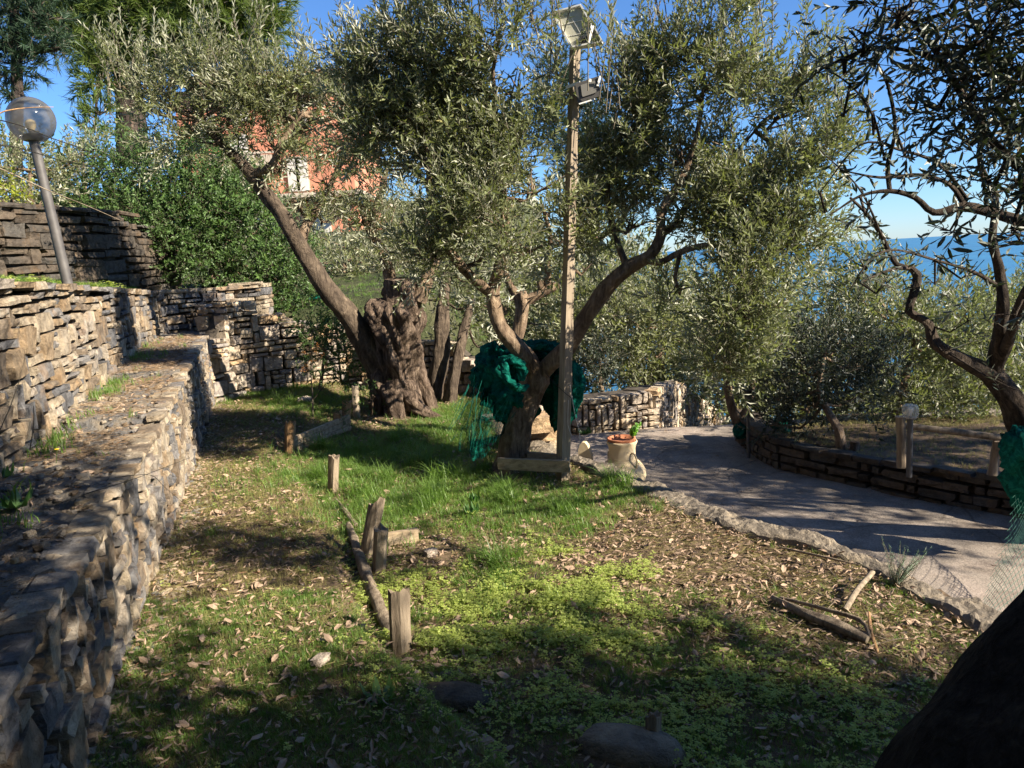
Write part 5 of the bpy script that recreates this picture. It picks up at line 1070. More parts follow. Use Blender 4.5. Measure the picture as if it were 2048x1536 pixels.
def vase():
    c = G(1247, 985, ZR+.02); Y = c[1]; s = Y/FPX; th = thing('vase', 'big pale clay jar with side handles holding a leafy plant, behind the kerb', 'vase', c); B = base_of(th)
    H = (at(1247, 880, Y)-c)[2]
    prof = [(.5, 0), (.52, .03), (.66, .12), (.80, .22), (.88, .33), (.87, .43), (.76, .53), (.62, .60), (.525, .65), (.50, .70), (.50, .84), (.52, .90), (.57, .95), (.585, .98), (.56, 1.0), (.52, .985), (.47, .93), (.46, .8)]
    R = 54*s/.92
    g = Geo(); lathe(g, [(a*R*.92, z*H) for a, z in prof], c, 48); g.build('body', CLAY, th, smooth=True, base=B)
    for k in (.58, .64, .68):
        g = Geo(); a = np.interp(k, [z for _, z in prof[:13]], [q for q, _ in prof[:13]])*R*.92; P = [c+np.array([a*math.cos(x), a*math.sin(x), k*H]) for x in np.linspace(0, 2*PI, 25)]; tube(g, P, [.0035]*25, 6, .03); g.build('rib', CLAY, th, smooth=True, base=B)
    for sgn, ang in ((1, -.95), (-1, PI-.95)):
        d = np.array([math.cos(ang), math.sin(ang), 0]); g = Geo()
        P = [c+d*R*.44+np.array([0, 0, .79*H]), c+d*R*.58+np.array([0, 0, .79*H]), c+d*R*.68+np.array([0, 0, .72*H]), c+d*R*.71+np.array([0, 0, .63*H]), c+d*R*.70+np.array([0, 0, .53*H])]
        tube(g, P, [.008]*5, 10, .015); g.build('handle', CLAY, th, smooth=True, base=B)
    g = Geo(); q = c+np.array([-.005, 0, H]); lathe(g, [(R*.44, -.03), (R*.49, .012), (R*.50, .02), (R*.43, .02), (R*.40, -.005), (.001, -.008)], q, 32); g.build('inner_pot', TERRA, th, smooth=True, base=B)
    pl = tag(Geo_plant(c+np.array([R*.38, 0, H+.01])), 'bright green leafy plant growing out of the clay jar', 'plant')
def Geo_plant(c):
    g = Geo(); P, D = [], []
    for k in range(9):
        d = np.array([rng.normal(.15, .3), rng.normal(0, .3), 1]); d /= np.linalg.norm(d); l = rng.uniform(.05, .13); tube(g, [c, c+d*l*.5, c+d*l], [.002, .0015, .001], 4, .03, mi=1)
        for t in np.linspace(.3, 1, 6):
            for q in range(3):
                a = rng.random()*6.3; dd = np.array([math.cos(a), math.sin(a), .5]); V, F = leaf_shape(.028, .018, 'hex'); R = rot_to(dd, rng.normal(0, .4)); g.add(c+d*l*t+V@R.T, F, 0, rng.random())
    o = g.build('potted_plant', [leaf_mat('succulent_leaf', (0.16, 0.30, 0.06), (0.16, 0.3, 0.08), .35, .3), TWIG], base=c); o.location = Vector(c); return o
vase()
# half round wooden board and rubble
g = Geo(); Y = 5.95; a = at(1157, 922, Y); pr = [(0, 0), (.0, .09), (.012, .13), (.035, .155), (.06, .155), (.08, .13), (.1, .085), (.11, .05), (.112, 0)]
V = [a+np.array([x*.9, -x*.35, z]) for x, z in pr]+[a+np.array([x*.9+.02, -x*.35+.05, z]) for x, z in pr]; n = len(pr)
F = [tuple(range(n))[::-1], tuple(range(n, 2*n))]+[(i, (i+1) % n, n+(i+1) % n, n+i) for i in range(n)]; g.add(np.array(V), F, 0, .1)
tag(g.build('stone_board', CLAY, base=a), 'upright rounded pale slab leaning behind the kerb left of the clay jar', 'slab').location = Vector(a)

# ------------------------------------------------------------------ stakes, boards and timber in the garden
def stake(label, bx, by, tx, ty, Y, w, m=WOODG, square=False, tilt_top=.3, z0=None, seed=None):
    b = at(bx, by, Y); t = at(tx, ty, Y); r = w*Y/FPX/2; rr = np.random.default_rng(seed or int(rng.integers(1e6)))
    n = 14; g = Geo(); V = []; H = 8; b2 = b-(t-b)*.25; ph = rr.random(4)*6
    prof = 1+.10*np.sin(np.arange(n)/n*2*PI*2+ph[0])+.07*np.sin(np.arange(n)/n*2*PI*5+ph[1])+rr.normal(0, .035, n)
    for i in range(H):
        s = i/(H-1); c = b2+(t-b2)*s
        for k in range(n):
            a = k/n*2*PI; q = r*prof[k]*(1+.03*math.sin(s*7+k)); V.append(c+np.array([math.cos(a)*q, math.sin(a)*q, (math.cos(a-ph[2])*tilt_top*r+rr.normal(0, .24)*r)*(1 if i == H-1 else 0)]))
    V.append(t+np.array([0, 0, -.01])); V = np.array(V)
    F = [(i*n+j, i*n+(j+1) % n, (i+1)*n+(j+1) % n, (i+1)*n+j) for i in range(H-1) for j in range(n)]+[((H-1)*n+j, (H-1)*n+(j+1) % n, H*n) for j in range(n)]
    g.add(V-b, F); o = g.build('wooden_stake', m); o.location = Vector(b); tag(o, label, 'stake', 'weathered wooden stakes along the grass path'); return o
stake('thick weathered stake nearest the camera with a slanted split top', 802, 1310, 798, 1183, 2.98, 42, seed=3)
stake('broad split stake with a broken reddish top, leaning right', 735, 1105, 755, 1005, 4.05, 34, tilt_top=.6, seed=4)
stake('dark stake just in front of the broad split stake', 757, 1150, 762, 1058, 3.85, 32, seed=5)
stake('smooth round stake standing alone in the long grass', 665, 985, 668, 912, 5.35, 23, tilt_top=.1, seed=6)
stake('orange sunlit stake at the near end of the board edging', 579, 910, 581, 843, 6.65, 23, WOODO, tilt_top=.3, seed=7)
stake('stake half wrapped in ivy at the far end of the board edging', 672, 880, 676, 825, 7.25, 16, WOODO, seed=8)
stake('ivy topped stump stake right of the board edging', 690, 850, 695, 803, 7.4, 18, WOODO, seed=11)
stake('slender pale stake in front of the old olive', 714, 842, 710, 772, 7.9, 14, WOODP, tilt_top=.1, seed=9)
stake('short stub stake beside the boulder at the bottom edge', 1306, 1478, 1306, 1430, float(G(1306, 1478, .02)[1]), 38, seed=10, tilt_top=.5)
be = thing('board_edging', 'low split board edging between the orange stake and the ivy stake', 'edging', at(640, 890, 6.9)); B = base_of(be)
for k, (dz_, w) in enumerate(((.02, .05), (.075, .05), (.125, .04))):
    a = at(590, 905, 6.66); b = at(700, 858, 7.35); g = Geo(); a = a+np.array([0, 0, dz_-.0]); b = b+np.array([0, 0, dz_]); box_between(g, a, b, .03, w, n=4, jit=.012, rounding=.02); g.build('board', WOODX, be, base=B)
iv = Geo(); P = np.array([at(680, 835, 7.3)+rng.normal(0, 1, 3)*np.array([.10, .06, .12]) for _ in range(110)]); scatter(iv, SP_HEDGE, P, rots(rng.normal(0, 1, P.shape)), np.full(len(P), .45))
tag(iv.build('ivy', [HEDGE, TWIGD]), 'dark ivy clump growing over the far stakes', 'ivy')
def log(name, label, pts, rad, m=WOODG, cat='log', ridge=.2, lump=.15, n=14):
    g = Geo(); tube(g, np.array(pts), rad, n, .03, ridge, lump, 2, k0=3); c = np.array(pts[0]); o = g.build(name, m, base=c, smooth=True); o.location = Vector(c); return tag(o, label, cat)
def gp(x, y, h=0.0):
    p = G(x, y, .03)
    for _ in range(4): p = G(x, y, float(zg(p[0], p[1]))+h)
    return p
log('edging_log', 'rotten split board curving down beside the near stakes', [gp(697, 1050, .02), gp(715, 1100, .03), gp(738, 1165, .03), gp(762, 1220, .03), gp(786, 1278, .0)], [.02, .026, .03, .028, .022], WOODG)
log('edging_log', 'short grey bark strip above the broad split stake', [gp(672, 1000, .02), gp(690, 1022, .02), gp(712, 1050, .02)], [.012, .016, .012], WOODG)
g = Geo(); box_between(g, gp(765, 1080, .04), gp(836, 1068, .04), .03, .075, n=3, jit=.008, rounding=.02); o = g.build('plank', WOODX); tag(o, 'sawn pale plank on edge beside the broad split stake', 'plank')
log('fallen_branch', 'long mossy split branch lying on the litter near the kerb', [gp(1545, 1195, .02), gp(1600, 1222, .03), gp(1680, 1255, .03), gp(1735, 1280, .03)], [.012, .02, .022, .016], WOODG, 'branch')
log('fallen_branch', 'thin dark branch parallel behind the mossy split branch', [gp(1560, 1195, .03), gp(1640, 1215, .05), gp(1720, 1240, .05), gp(1740, 1275, .03)], [.005, .009, .01, .006], WOODG, 'branch', n=8)
log('fallen_branch', 'pale peeling stick leaning up toward the kerb', [gp(1690, 1220, .02), gp(1715, 1180, .06), gp(1745, 1145, .09)], [.011, .013, .012], WOODP, 'branch', n=10)
log('fallen_branch', 'bent reddish stick crossing the end of the mossy branch', [gp(1738, 1225, .06), gp(1742, 1265, .03), gp(1755, 1305, .01)], [.006, .009, .006], WOODO, 'branch', n=8)
log('fallen_branch', 'thin twig lying against the kerb', [gp(1560, 1095, .03), gp(1640, 1112, .05), gp(1720, 1130, .05)], [.005, .006, .003], WOODG, 'branch', n=8)
g = Geo()
for k in range(60):
    a = gp(rng.uniform(1400, 1800), rng.uniform(1150, 1290), .012); d = rng.normal(0, 1, 3)*np.array([.10, .08, .02]); d[2] = abs(d[2])+.005
    tube(g, [a, a+d*.5+rng.normal(0, .01, 3), a+d], [.0028, .0022, .001], 5, .03)
o = g.build('twigs', WOODG); o['kind'] = 'stuff'; o['label'] = 'loose dry twigs scattered over the litter near the kerb'; o['category'] = 'twigs'
c = gp(1262, 1500, .0); rock('boulder', 'smooth half buried boulder at the bottom edge of the view', c, (.30, .14, .11), CONC, -.35, 5, jit=.012, rounding=.8)
c = gp(905, 1395, .02); rock('boulder', 'flat dark stone sunk in the grass at the front', c, (.24, .13, .06), STONE_DARK, -.2, 4, jit=.02, rounding=.7)
c = gp(862, 1108); rock('rock', 'small tan stone below the sawn plank', c, (.07, .06, .06), STONE_PALE, .4, 3)
c = gp(70, 1215) if False else G(640, 1320, .13); rock('rock', 'small pale stone in the shaded path grass', c-np.array([0, 0, .0]), (.07, .05, .03), STONE_PALE, 1.2, 3)
c = gp(610, 808, .1); rock('rock', 'rounded stone at the foot of the thin sapling', c, (.16, .14, .14), STONE_PALE, .2, 3)
for k, (px, py, s_, lab) in enumerate(((145, 942, .05, 'largest pale broken stone lying on the near end of the ledge'), (112, 935, .04, 'second pale broken stone beside the largest one on the ledge'), (82, 945, .03, 'small pale stone left of the broken stones on the ledge'), (60, 1075, .035, 'whitish pebble on the dark part of the ledge at the left edge'), (30, 1125, .022, 'small grey pebble lowest on the ledge at the left edge'))):
    c = G(px, py, .72); rock('rubble_stone', lab, c+np.array([0, 0, s_*.3]), (s_, s_*.8, s_*.7), STONE_PALE, rng.random()*3, 3, rounding=.2)

# sapling
sp = thing('sapling', 'thin dark sapling with rusty leaves in front of the end wall', 'tree', gp(626, 838)); B = base_of(sp)
g = Geo(); s1 = tube(g, [gp(626, 840), at(625, 790, 8.2), at(622, 740, 8.2), at(624, 660, 8.2)], [.010, .008, .006, .003], 6, .08); s2 = tube(g, [at(626, 800, 8.2), at(650, 770, 8.2), at(668, 745, 8.2)], [.006, .004, .002], 5, .08); tube(g, [at(626, 810, 8.2), at(606, 790, 8.2)], [.005, .002], 5, .08); g.build('trunk', TWIGD, sp, smooth=True, base=B)
g = Geo(); P, D, S = cloud(blob_px([(628, 700, 32, 8.2), (640, 740, 24, 8.2), (610, 740, 18, 8.2)]), 600, SP_HEDGE, sc=(.5, .8)); ob = gscatter('foliage', SP_HEDGE, P, D, S, [HEDGE, TWIGD], sp, B); ob['kind'] = 'stuff'
g = Geo(); P, D, S = cloud(blob_px([(640, 712, 20, 8.15), (622, 735, 16, 8.15)]), 500, SP_HEDGE, sc=(.5, .7)); ob = gscatter('rusty_leaves', SP_HEDGE, P, D, S, [RUST, TWIGD], sp, B); ob['kind'] = 'stuff'
# asparagus bush
ab = thing('asparagus_bush', 'wispy grey green asparagus bush growing at the kerb', 'bush', gp(1790, 1175)); B = base_of(ab); c = np.array(B); g = Geo()
for k in range(34):
    a = rng.random()*6.3; d = np.array([math.cos(a)*.5+.25, math.sin(a)*.4, 1.0]); d /= np.linalg.norm(d); l = rng.uniform(.1, .26); pts = [c, c+d*l*.5+rng.normal(0, .01, 3), c+d*l+np.array([0, 0, -.02])]
    tube(g, pts, [.0015, .0012, .0006], 4, .05, mi=1, cap=False)
    for q in range(60):
        s = rng.uniform(.2, 1); p = c+d*l*s; u = rng.normal(0, 1, 3); u /= np.linalg.norm(u); x = np.cross(u, d); x /= np.linalg.norm(x)+1e-9; e = rng.uniform(.008, .02); g.add([p+x*.0007, p-x*.0007, p+u*e], np.array([(0, 1, 2)]), 0, rng.random())
ob = g.build('foliage', [ASPAR, TWIG], ab, base=B); ob['kind'] = 'stuff'

# wires and bare vines over the upper terrace
def vine(label, q, r, m, cat='vine', nm='bare_vine'):
    g = Geo(); P = [at(*p) for p in q]; tube(g, P, list(np.linspace(r, r*.45, len(P))), 6, .05, .1, .15, 3); o = g.build(nm, m, base=P[0], smooth=True); o.location = Vector(P[0]); tag(o, label, cat)
vine('upper dark twisted wire crossing in front of the globe lamp', [(-40, 232, 3.6), (40, 250, 3.6), (100, 275, 3.7), (160, 296, 3.9), (200, 315, 4.1)], .0035, WIRED, 'wire', 'dangling_wire')
vine('lower dark wire sagging past the lamp pole', [(-40, 290, 3.4), (20, 292, 3.5), (80, 308, 3.7), (130, 322, 3.9), (240, 345, 4.4)], .003, WIRED, 'wire', 'dangling_wire')
vine('pale bare cane arching down behind the lamp pole', [(-40, 320, 3.6), (30, 350, 3.7), (90, 378, 3.8), (170, 410, 4.2), (240, 440, 4.6)], .0035, WOODP)
vine('short reddish cane in front of the glass globe', [(-30, 240, 3.3), (10, 222, 3.3), (60, 215, 3.4), (107, 214, 3.5)], .003, WOODO)
vine('bare thorny bramble stem hanging off the wall face', [(110, 1010, 2.6), (180, 985, 2.7), (230, 970, 2.8), (290, 950, 3.0), (380, 915, 3.4)], .002, WIRED)
vine('second bramble stem drooping below the thorny one', [(230, 955, 2.8), (300, 950, 3.0), (330, 975, 3.2), (372, 1010, 3.5)], .0015, WIRED)
vine('dry grass stalk standing up at the left edge', [(0, 860, 2.3), (20, 815, 2.3), (36, 770, 2.3), (50, 715, 2.3)], .0015, WOODP)
vine('thin dry seed stalk rising from the ledge', [(60, 900, 2.6), (66, 860, 2.6), (68, 830, 2.6), (67, 812, 2.6)], .0018, WOODG)

# ------------------------------------------------------------------ grass, weeds, litter
def blade(rr, h, w, lean, segs=3):
    a = rr.random()*6.3; d = np.array([math.cos(a), math.sin(a), 0]); x = np.array([-d[1], d[0], 0]); V = []; 
    for k in range(segs):
        s = k/segs; c = d*lean*h*s**2+np.array([0, 0, h*s*(1-.35*lean*s)]); V += [c+x*w*(1-s*.6), c-x*w*(1-s*.6)]
    V.append(d*lean*h+np.array([0, 0, h*(1-.35*lean)])); F = [(2*k, 2*k+1, 2*k+3, 2*k+2) for k in range(segs-1)]+[(2*segs-2, 2*segs-1, 2*segs)]
    return np.array(V), F
def clump(rr, n, h, w, lean, spread, segs=3):
    g = Geo()
    for k in range(n):
        V, F = blade(rr, h*rr.uniform(.45, 1.1), w*rr.uniform(.7, 1.2), lean*rr.uniform(.4, 1.5), segs); g.add(V+np.array([*rr.normal(0, spread, 2), 0]), F, 0, float(rr.random()))
    return freeze(g)
def zrot(n):
    a = rng.random(n)*2*PI; c, s = np.cos(a), np.sin(a); M = np.zeros((n, 3, 3)); M[:, 0, 0] = c; M[:, 0, 1] = -s; M[:, 1, 0] = s; M[:, 1, 1] = c; M[:, 2, 2] = 1; return M
def scatter_cls(temps, P, S, name, m, label, cat, parent=None, tilt=.15):
    D = np.stack([rng.normal(0, tilt, len(P)), rng.normal(0, tilt, len(P)), np.ones(len(P))], 1); M = rots(D); M = M[:, :, [0, 2, 1]]*np.array([1, -1, 1])[None, None, :]; o = gscatter(name, temps, P, M, S, m); o['kind'] = 'stuff'; o['label'] = label; o['category'] = cat; return o
TUFT = [clump(rt, 9, .055, .0016, .5, .012, 2) for _ in range(10)]
TUFT_L = [clump(rt, 60, .20, .0026, .85, .025, 4) for _ in range(5)]
def field(n, xr, yr, wfun):
    x = rng.uniform(*xr, n); y = rng.uniform(*yr, n); k = rng.random(n) < wfun(x, y); x, y = x[k], y[k]
    ok = (x < poly_x(KERB, y)-.08) & (x > wl(y)+.03)
    for px, py, rx, ry in ((1262, 1500, .15, .09), (905, 1395, .12, .07), (1020, 950, .12, .10), (800, 1300, .05, .05), (800, 830, .30, .15)):
        c = G(px, py, .03); ok &= ((x-c[0])/rx)**2+((y-c[1])/ry)**2 > 1
    return x[ok], y[ok]
def gw(x, y, spots, sharp=1.0):
    v = 0
    for px, py, r in spots:
        c = G(px, py, 0.05); v = np.maximum(v, np.exp(-(((x-c[0])/r)**2+((y-c[1])/(r*1.35))**2)*sharp))
    return v
lush = [(700, 900, .5), (820, 900, .6), (900, 860, .6), (640, 950, .45), (760, 1000, .5), (900, 960, .5), (1000, 1000, .4), (1130, 1010, .3), (1240, 970, .2), (560, 800, .5), (1000, 1130, .25), (620, 820, .5), (950, 820, .6)]
cl = [(820, 1170, .35), (950, 1210, .4), (1080, 1190, .4), (1200, 1170, .35), (900, 1270, .4), (1050, 1280, .4), (1230, 1240, .3), (1340, 1240, .2), (1300, 1330, .4), (1500, 1400, .6), (1650, 1400, .4), (1180, 1400, .4), (1350, 1450, .5), (1120, 1100, .15), (1850, 1290, .12), (1440, 1210, .12)]
dry = [(1480, 1190, .25), (1700, 1260, .25), (1420, 1120, .3), (1600, 1160, .3), (1250, 1080, .2), (1700, 1180, .35), (1500, 1120, .35), (1350, 1060, .3), (1600, 1250, .25), (1850, 1230, .25), (850, 1110, .2), (1000, 1100, .15)]
def nz2(x, y, s, o=0): return .5+.5*np.clip(fbm(x+o, y-o, s, 3), -1, 1)
# short grass
x, y = field(95000, (-4.2, 2.1), (1.2, 10), lambda x, y: np.clip(.3+.7*nz2(x, y, 3)+gw(x, y, lush)-1.4*gw(x, y, dry)-.5*gw(x, y, cl), .03, 1))
z = zg(x, y); gr = rng.random(len(x)) < np.clip(.04+.9*gw(x, y, lush)+.4*np.maximum(0, nz2(x, y, 1.5, 4)-.4)+.25*(x > poly_x(STEPL, np.clip(y, 1.2, 6.6)))*(1-gw(x, y, dry)), 0, .93)
P = np.stack([x, y, z-.003], 1); S = rng.uniform(.35, .95, len(x))*(1+.6*gw(x, y, lush))
scatter_cls(TUFT, P[gr], S[gr], 'grass', GRASS, 'short green grass over the garden soil', 'grass')
scatter_cls(TUFT, P[~gr], S[~gr]*.9, 'dry_grass', GRASSD, 'thin yellowed grass along the path', 'grass')
# extra close to the camera
x, y = field(52000, (-1.9, 2.1), (1.3, 3.4), lambda x, y: np.clip(.4+.7*nz2(x, y, 4)-.3*gw(x, y, cl), .15, 1)*(1-.9*gw(x, y, dry))); P = np.stack([x, y, zg(x, y)-.003], 1)
scatter_cls(TUFT, P, rng.uniform(.3, .8, len(x)), 'near_grass', GRASS, 'short shaded grass at the front of the garden', 'grass')
# long tufts that can be told apart
big = [(735, 905, 'arching green tuft behind the lone round stake'), (1000, 985, 'long dark green tuft below the central olive'), (830, 1020, 'tall bright tuft behind the broad split stake'), (905, 960, 'dense tuft in the shade of the net'), (1150, 1025, 'bright tuft below the timber pole'), (1235, 975, 'tuft growing against the kerb near the clay jar'),
       (640, 955, 'dark tuft left of the lone round stake'), (1010, 1125, 'solitary bright tuft among the clover'), (790, 880, 'sunny tuft in the middle of the lush grass'), (545, 810, 'large shaded tuft at the foot of the end wall'), (760, 965, 'deep green tuft right of the lone round stake'), (870, 1000, 'spiky tuft in front of the net shade'), (960, 950, 'tuft just left of the olive base'), (690, 860, 'small tuft beside the board edging'), (1040, 1000, 'spreading tuft in front of the brace boards'), (1320, 1030, 'yellowish tuft leaning on the kerb'), (650, 900, 'fresh tuft in front of the board edging'), (850, 930, 'broad tuft in the net shadow'), (400, 1075, 'small bright tuft by the lower wall foot'), (720, 990, 'long drooping tuft under the grey bark strip')]
for k, (px, py, lab) in enumerate(big):
    c = gp(px, py); g = Geo(); n = 3 if k not in (13, 18, 15) else 1; P = np.array([c+np.array([*rng.normal(0, .06, 2), 0]) for _ in range(n)]); scatter(g, TUFT_L, P-c, zrot(n), rng.uniform(.75, 1.15, n)*(.55 if n == 1 else 1)); o = g.build('grass_tuft', GRASS); o.location = Vector(c); tag(o, lab, 'grass tuft', 'long grass tufts in the garden')
x, y = field(3600, (-3.6, 1.6), (3.2, 9.5), lambda x, y: np.clip(gw(x, y, lush)*.9, 0, 1)); P = np.stack([x, y, zg(x, y)-.005], 1)
scatter_cls([clump(rt, 16, .13, .0022, .8, .02, 3) for _ in range(6)], P, rng.uniform(.6, 1.1, len(x)), 'long_grass', GRASS, 'longer lush grass around the central olive', 'grass')
# clover
def clover(rr):
    g = Geo(); h = rr.uniform(.02, .055); dx = rr.normal(0, .012, 2); c = np.array([dx[0], dx[1], h]); g.add([(0, 0, 0), (.0008, 0, 0), c], np.array([(0, 1, 2)]), 1, .5); a0 = rr.random()*6
    for k in range(3):
        a = a0+k*2*PI/3; d = np.array([math.cos(a), math.sin(a), rr.uniform(-.25, .3)]); R = rot_to(d, rr.normal(0, .25)); L_ = .013; w = .013
        V = np.array([(0, 0, 0), (w*.5, L_*.62, .001), (w*.2, L_, 0), (0, L_*.86, -.001), (-w*.2, L_, 0), (-w*.5, L_*.62, .001)]); g.add(c+V@R.T, [(0, 1, 2, 3), (0, 3, 4, 5)], 0, float(rr.random()))
    return g
CLV = []
for _ in range(8):
    g = Geo()
    for k in range(5):
        V, gr_ = freeze(clover(rt)); o_ = np.array([*rt.normal(0, .016, 2), 0]); first = g.n; g.V.append(V+o_); g.n += len(V)
        for F, m_, r_ in gr_: g.F.setdefault(F.shape[1], []).append((F+first, m_, r_))
    CLV.append(freeze(g))
x, y = field(60000, (-1.2, 2.1), (1.5, 5.2), lambda x, y: np.clip(gw(x, y, cl, .9)*1.0-.2+.25*nz2(x, y, 6)-.5*gw(x, y, dry), 0, 1)*np.clip((nz2(x, y, 4.5, 2)-.33)*4, .06, 1)*np.where(y < 2.9, .45, 1)*(x > poly_x(STEPL, np.clip(y, 1.2, 6.6))-np.where(y < 2.9, .55, .03))); P = np.stack([x, y, zg(x, y)], 1)
scatter_cls(CLV, P, rng.uniform(.3, .9, len(x))**1.3*1.05, 'clover', [CLOVER, GRASS], 'bright green wood sorrel carpet in the garden', 'ground cover')
x, y = field(1500, (-2.9, -.2), (1.6, 7), lambda x, y: .12+0*x); P = np.stack([x, y, zg(x, y)], 1); scatter_cls(CLV, P, rng.uniform(.5, .9, len(x)), 'path_clover', [CLOVER, GRASS], 'sparse sorrel along the grass path', 'ground cover')
# litter
def dead(rr, L_=.05, w=.013):
    V, F = leaf_shape(L_, w, 'hex', rr.uniform(-.25, .25), rr.uniform(-.5, .6)); g = Geo(); R = rot_to(np.array([1, 0, rr.normal(.08, .2)]), rr.normal(0, .6)); g.add(V@R.T+np.array([0, 0, .004]), F, 0, float(rr.random())); return freeze(g)
DL = [dead(rt, rt.uniform(.03, .06), rt.uniform(.008, .016)) for _ in range(16)]+[dead(rt, .06, .028) for _ in range(2)]
NDL = []
for _ in range(6):
    g = Geo()
    for k in range(6): a = rt.random()*6.3; d = np.array([math.cos(a), math.sin(a), .05])*rt.uniform(.03, .07); p = np.array([*rt.normal(0, .02, 2), .003]); g.add([p, p+np.array([0, 0, .0016]), p+d], np.array([(0, 1, 2)]), 0, float(rt.random()))
    NDL.append(freeze(g))
x, y = field(120000, (-4.2, 2.2), (1.2, 10), lambda x, y: np.clip(.30+.5*nz2(x, y, 3.5, 7)+1.6*gw(x, y, dry)-.6*gw(x, y, lush)+.1*(y < 4), .04, 1)); P = np.stack([x, y, zg(x, y)+rng.uniform(0, .02, len(x))], 1)
scatter_cls(DL, P, rng.uniform(.3, 1.0, len(x)), 'leaf_litter', LITTER, 'brown and grey fallen olive leaves', 'leaf litter', tilt=.3)
x, y = field(60000, (-4.2, 2.2), (1.2, 10), lambda x, y: np.clip(.4+.5*gw(x, y, dry)+.2*nz2(x, y, 2)-.3*gw(x, y, lush), 0, 1)); P = np.stack([x, y, zg(x, y)+.004], 1); scatter_cls(NDL, P, rng.uniform(.7, 1.3, len(x)), 'dry_straw', GRASSD, 'dry straw and needles on the soil', 'leaf litter')
# ledge debris
PEB = []
for k in range(10):
    V, F = rough_box(2, .35, .08, rt); gg = Geo(); gg.add(V*np.array([1, .8, .45]), F, 0, float(rt.random())); PEB.append(freeze(gg))
n = 1500; y = rng.uniform(1.2, 8.6, n); x = wl(y)-rng.uniform(.0, LEDW+.06, n); P = np.stack([x, y, ledge_z(y)+.004], 1)
scatter_cls(PEB, P, rng.uniform(.008, .036, n)*np.where(rng.random(n) < .15, 1.8, 1), 'ledge_rubble', STONE, 'broken stone and mortar crumbs on the ledge', 'rubble', tilt=.2)
n = 1800; y = rng.uniform(1.2, 8.6, n); x = wl(y)+rng.exponential(.07, n)+.05; P = np.stack([x, y, zg(x, y)], 1); scatter_cls(PEB, P, rng.uniform(.006, .03, n), 'foot_rubble', STONE, 'small stones along the foot of the lower wall', 'rubble', tilt=.2)
n = 1500; x, y = field(n, (-2.5, 2.2), (1.2, 9), lambda x, y: .6+0*x); P = np.stack([x, y, zg(x, y)], 1); scatter_cls(PEB, P, rng.uniform(.005, .02, len(x)), 'pebbles', STONE, 'small pebbles in the garden soil', 'pebbles', tilt=.2)
n = 2600; y = rng.uniform(1.5, 8.6, n); x = wl(y)-rng.uniform(.04, LEDW, n); k = rng.random(n) < np.where(y > 3.6, .25+.7*nz2(x, y, 2), .06); x, y = x[k], y[k]; P = np.stack([x, y, ledge_z(y)+.012], 1); scatter_cls(NDL, P, rng.uniform(.9, 1.6, len(x)), 'pine_needles', mat('fallen_pine_needle', (0.20, 0.135, 0.08), .8)[0], 'fallen pine needles on the ledge', 'leaf litter')
n = 500; y = rng.uniform(1.5, 8.6, n); x = wl(y)-rng.uniform(.04, LEDW, n); P = np.stack([x, y, ledge_z(y)+.012], 1); scatter_cls(DL, P, rng.uniform(.5, 1, n), 'ledge_leaves', LITTER, 'dead leaves on the ledge', 'leaf litter')
n = 420; y = rng.uniform(2.6, 8.4, n); x = wl(y)-LEDW+rng.exponential(.09, n); kk = rng.random(n) < np.clip((nz2(x, y, 2.6)-.35)*3, 0, 1); x, y = x[kk], y[kk]; n = len(x); P = np.stack([x, y, ledge_z(y)], 1); scatter_cls(TUFT, P, rng.uniform(.6, 2.2, n), 'ledge_grass', GRASS, 'grass growing at the foot of the upper wall', 'grass')
# upper terrace grass
n = 12000; y = rng.uniform(2.5, 11, n); x = wl(y)-LEDW-.25-rng.exponential(1.0, n); kk = np.where(y < 9.2, True, x < -4.4); x, y = x[kk], y[kk]; n = len(x); P = np.stack([x, y, zup(x, y)], 1); scatter_cls(TUFT, P, rng.uniform(.8, 1.8, n), 'terrace_grass', GRASS, 'bright weeds on the upper terrace round the lamp', 'grass')
n = 700; y = rng.uniform(2.5, 8, n); x = wl(y)-LEDW-.2-rng.exponential(.7, n); P = np.stack([x, y, zup(x, y)], 1); scatter_cls(CLV, P, rng.uniform(.8, 1.4, n), 'terrace_clover', [CLOVER, GRASS], 'leafy ground cover on the upper terrace', 'ground cover')
# driveway litter
n = 5000; yy = rng.uniform(3.0, 9, n); xx = rng.uniform(.4, 4, n); ok = (xx > poly_x(KERB, yy)+.15)&(xx < poly_x(RW, np.clip(yy, RW[-1][1], RW[0][1]))-.05); edge = np.exp(-(poly_x(RW, np.clip(yy, RW[-1][1], RW[0][1]))-xx)/.15); ok &= rng.random(n) < .05+edge+.6*np.exp(-(xx-poly_x(KERB, yy)-.15)/.08)
P = np.stack([xx, yy, zroad(xx, yy)+.004], 1)[ok]; scatter_cls(DL, P, rng.uniform(.4, .8, len(P)), 'driveway_leaves', LITTER, 'scattered dead leaves on the driveway', 'leaf litter')
n = 9000; xx = rng.uniform(2, 7, n); yy = rng.uniform(4, 8.4, n); ok = beyond(xx, yy); P = np.stack([xx, yy, zside(xx, yy)], 1)[ok]; scatter_cls(TUFT, P, rng.uniform(.4, .9, len(P)), 'side_grass', GRASSD, 'patchy grass beyond the low wall', 'grass')
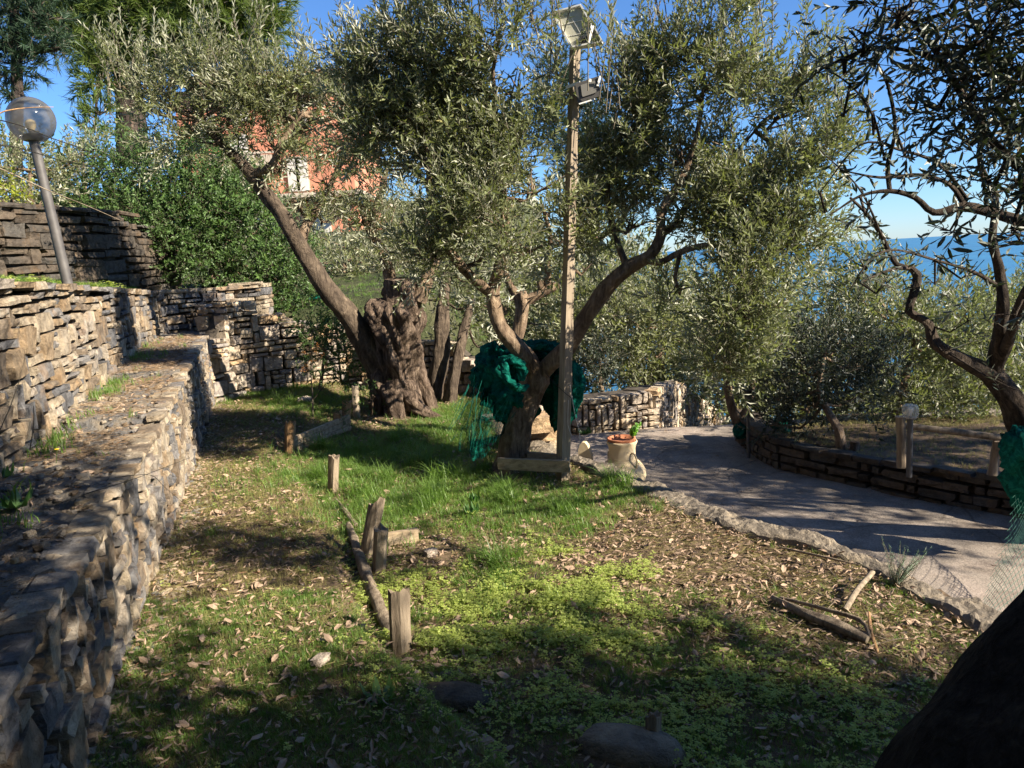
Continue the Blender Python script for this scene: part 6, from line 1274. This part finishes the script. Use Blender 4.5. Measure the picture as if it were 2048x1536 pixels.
# terrace grass behind the pale wall
n = 800; xx = rng.uniform(-3, .3, n); yy = rng.uniform(10.2, 12.5, n); P = np.stack([xx, yy, zhill(xx, yy)], 1); scatter_cls(TUFT, P, rng.uniform(.7, 1.3, n), 'bank_grass', GRASS, 'green bank behind the pale garden wall', 'grass')
# broad leaved weeds
def weed(label, c, n, L_, w, up, m=CLOVER, hgt=.0):
    g = Geo()
    for k in range(n):
        a = k*2.4+rng.normal(0, .2); d = np.array([math.cos(a), math.sin(a), up*rng.uniform(.5, 1.4)]); V, F = leaf_shape(L_*rng.uniform(.7, 1.1), w, 'hex', .3, .2); R = rot_to(d, rng.normal(0, .15)); g.add(V@R.T, F, 0, rng.random())
    o = g.build('weed', m); o.location = Vector(c); tag(o, label, 'weed'); return o
WEED = leaf_mat('weed_leaf', (0.05, 0.115, 0.03), (0.08, 0.15, 0.05), .3, .25)
weed('dark dandelion rosette hanging over the ledge at the left edge', G(30, 1015, .72), 16, .10, .028, .45, WEED)
weed('pointed green weed rosette on the upper near ledge', G(5, 960, .74), 10, .09, .025, .9, WEED)
weed('broad leaved weed rosette in front of the brace boards', gp(945, 1030), 14, .085, .028, 1.0, WEED)
weed('pale tipped rosette between the long tufts', gp(1010, 1045) if False else gp(950, 1010), 9, .10, .03, 1.6, WEED)
weed('low broad weed in the shaded path', gp(760, 1400), 14, .09, .02, .4, WEED)
weed('small weed at the foot of the driveway wall', G(1170, 868, ZR), 20, .10, .03, .6, WEED)
yf = thing('flower', 'small yellow flower on a thin stem standing on the ledge', 'flower', G(112, 935, .74)); B = base_of(yf); c = np.array(B)
g = Geo(); tube(g, [c, c+np.array([.01, 0, .05]), c+np.array([.018, 0, .085])], [.0015]*3, 5, .02); g.build('stem', GRASS, yf, base=B)
g = Geo()
for k in range(14): a = k/14*6.28; V, F = leaf_shape(.013, .005, 'quad'); R = rot_to(np.array([math.cos(a), math.sin(a), .5]), 0); g.add(c+np.array([.018, 0, .085])+V@R.T, F, 0, .5)
g.build('petals', mat('yellow_petal', (0.75, 0.55, 0.03), .6)[0], yf, base=B)
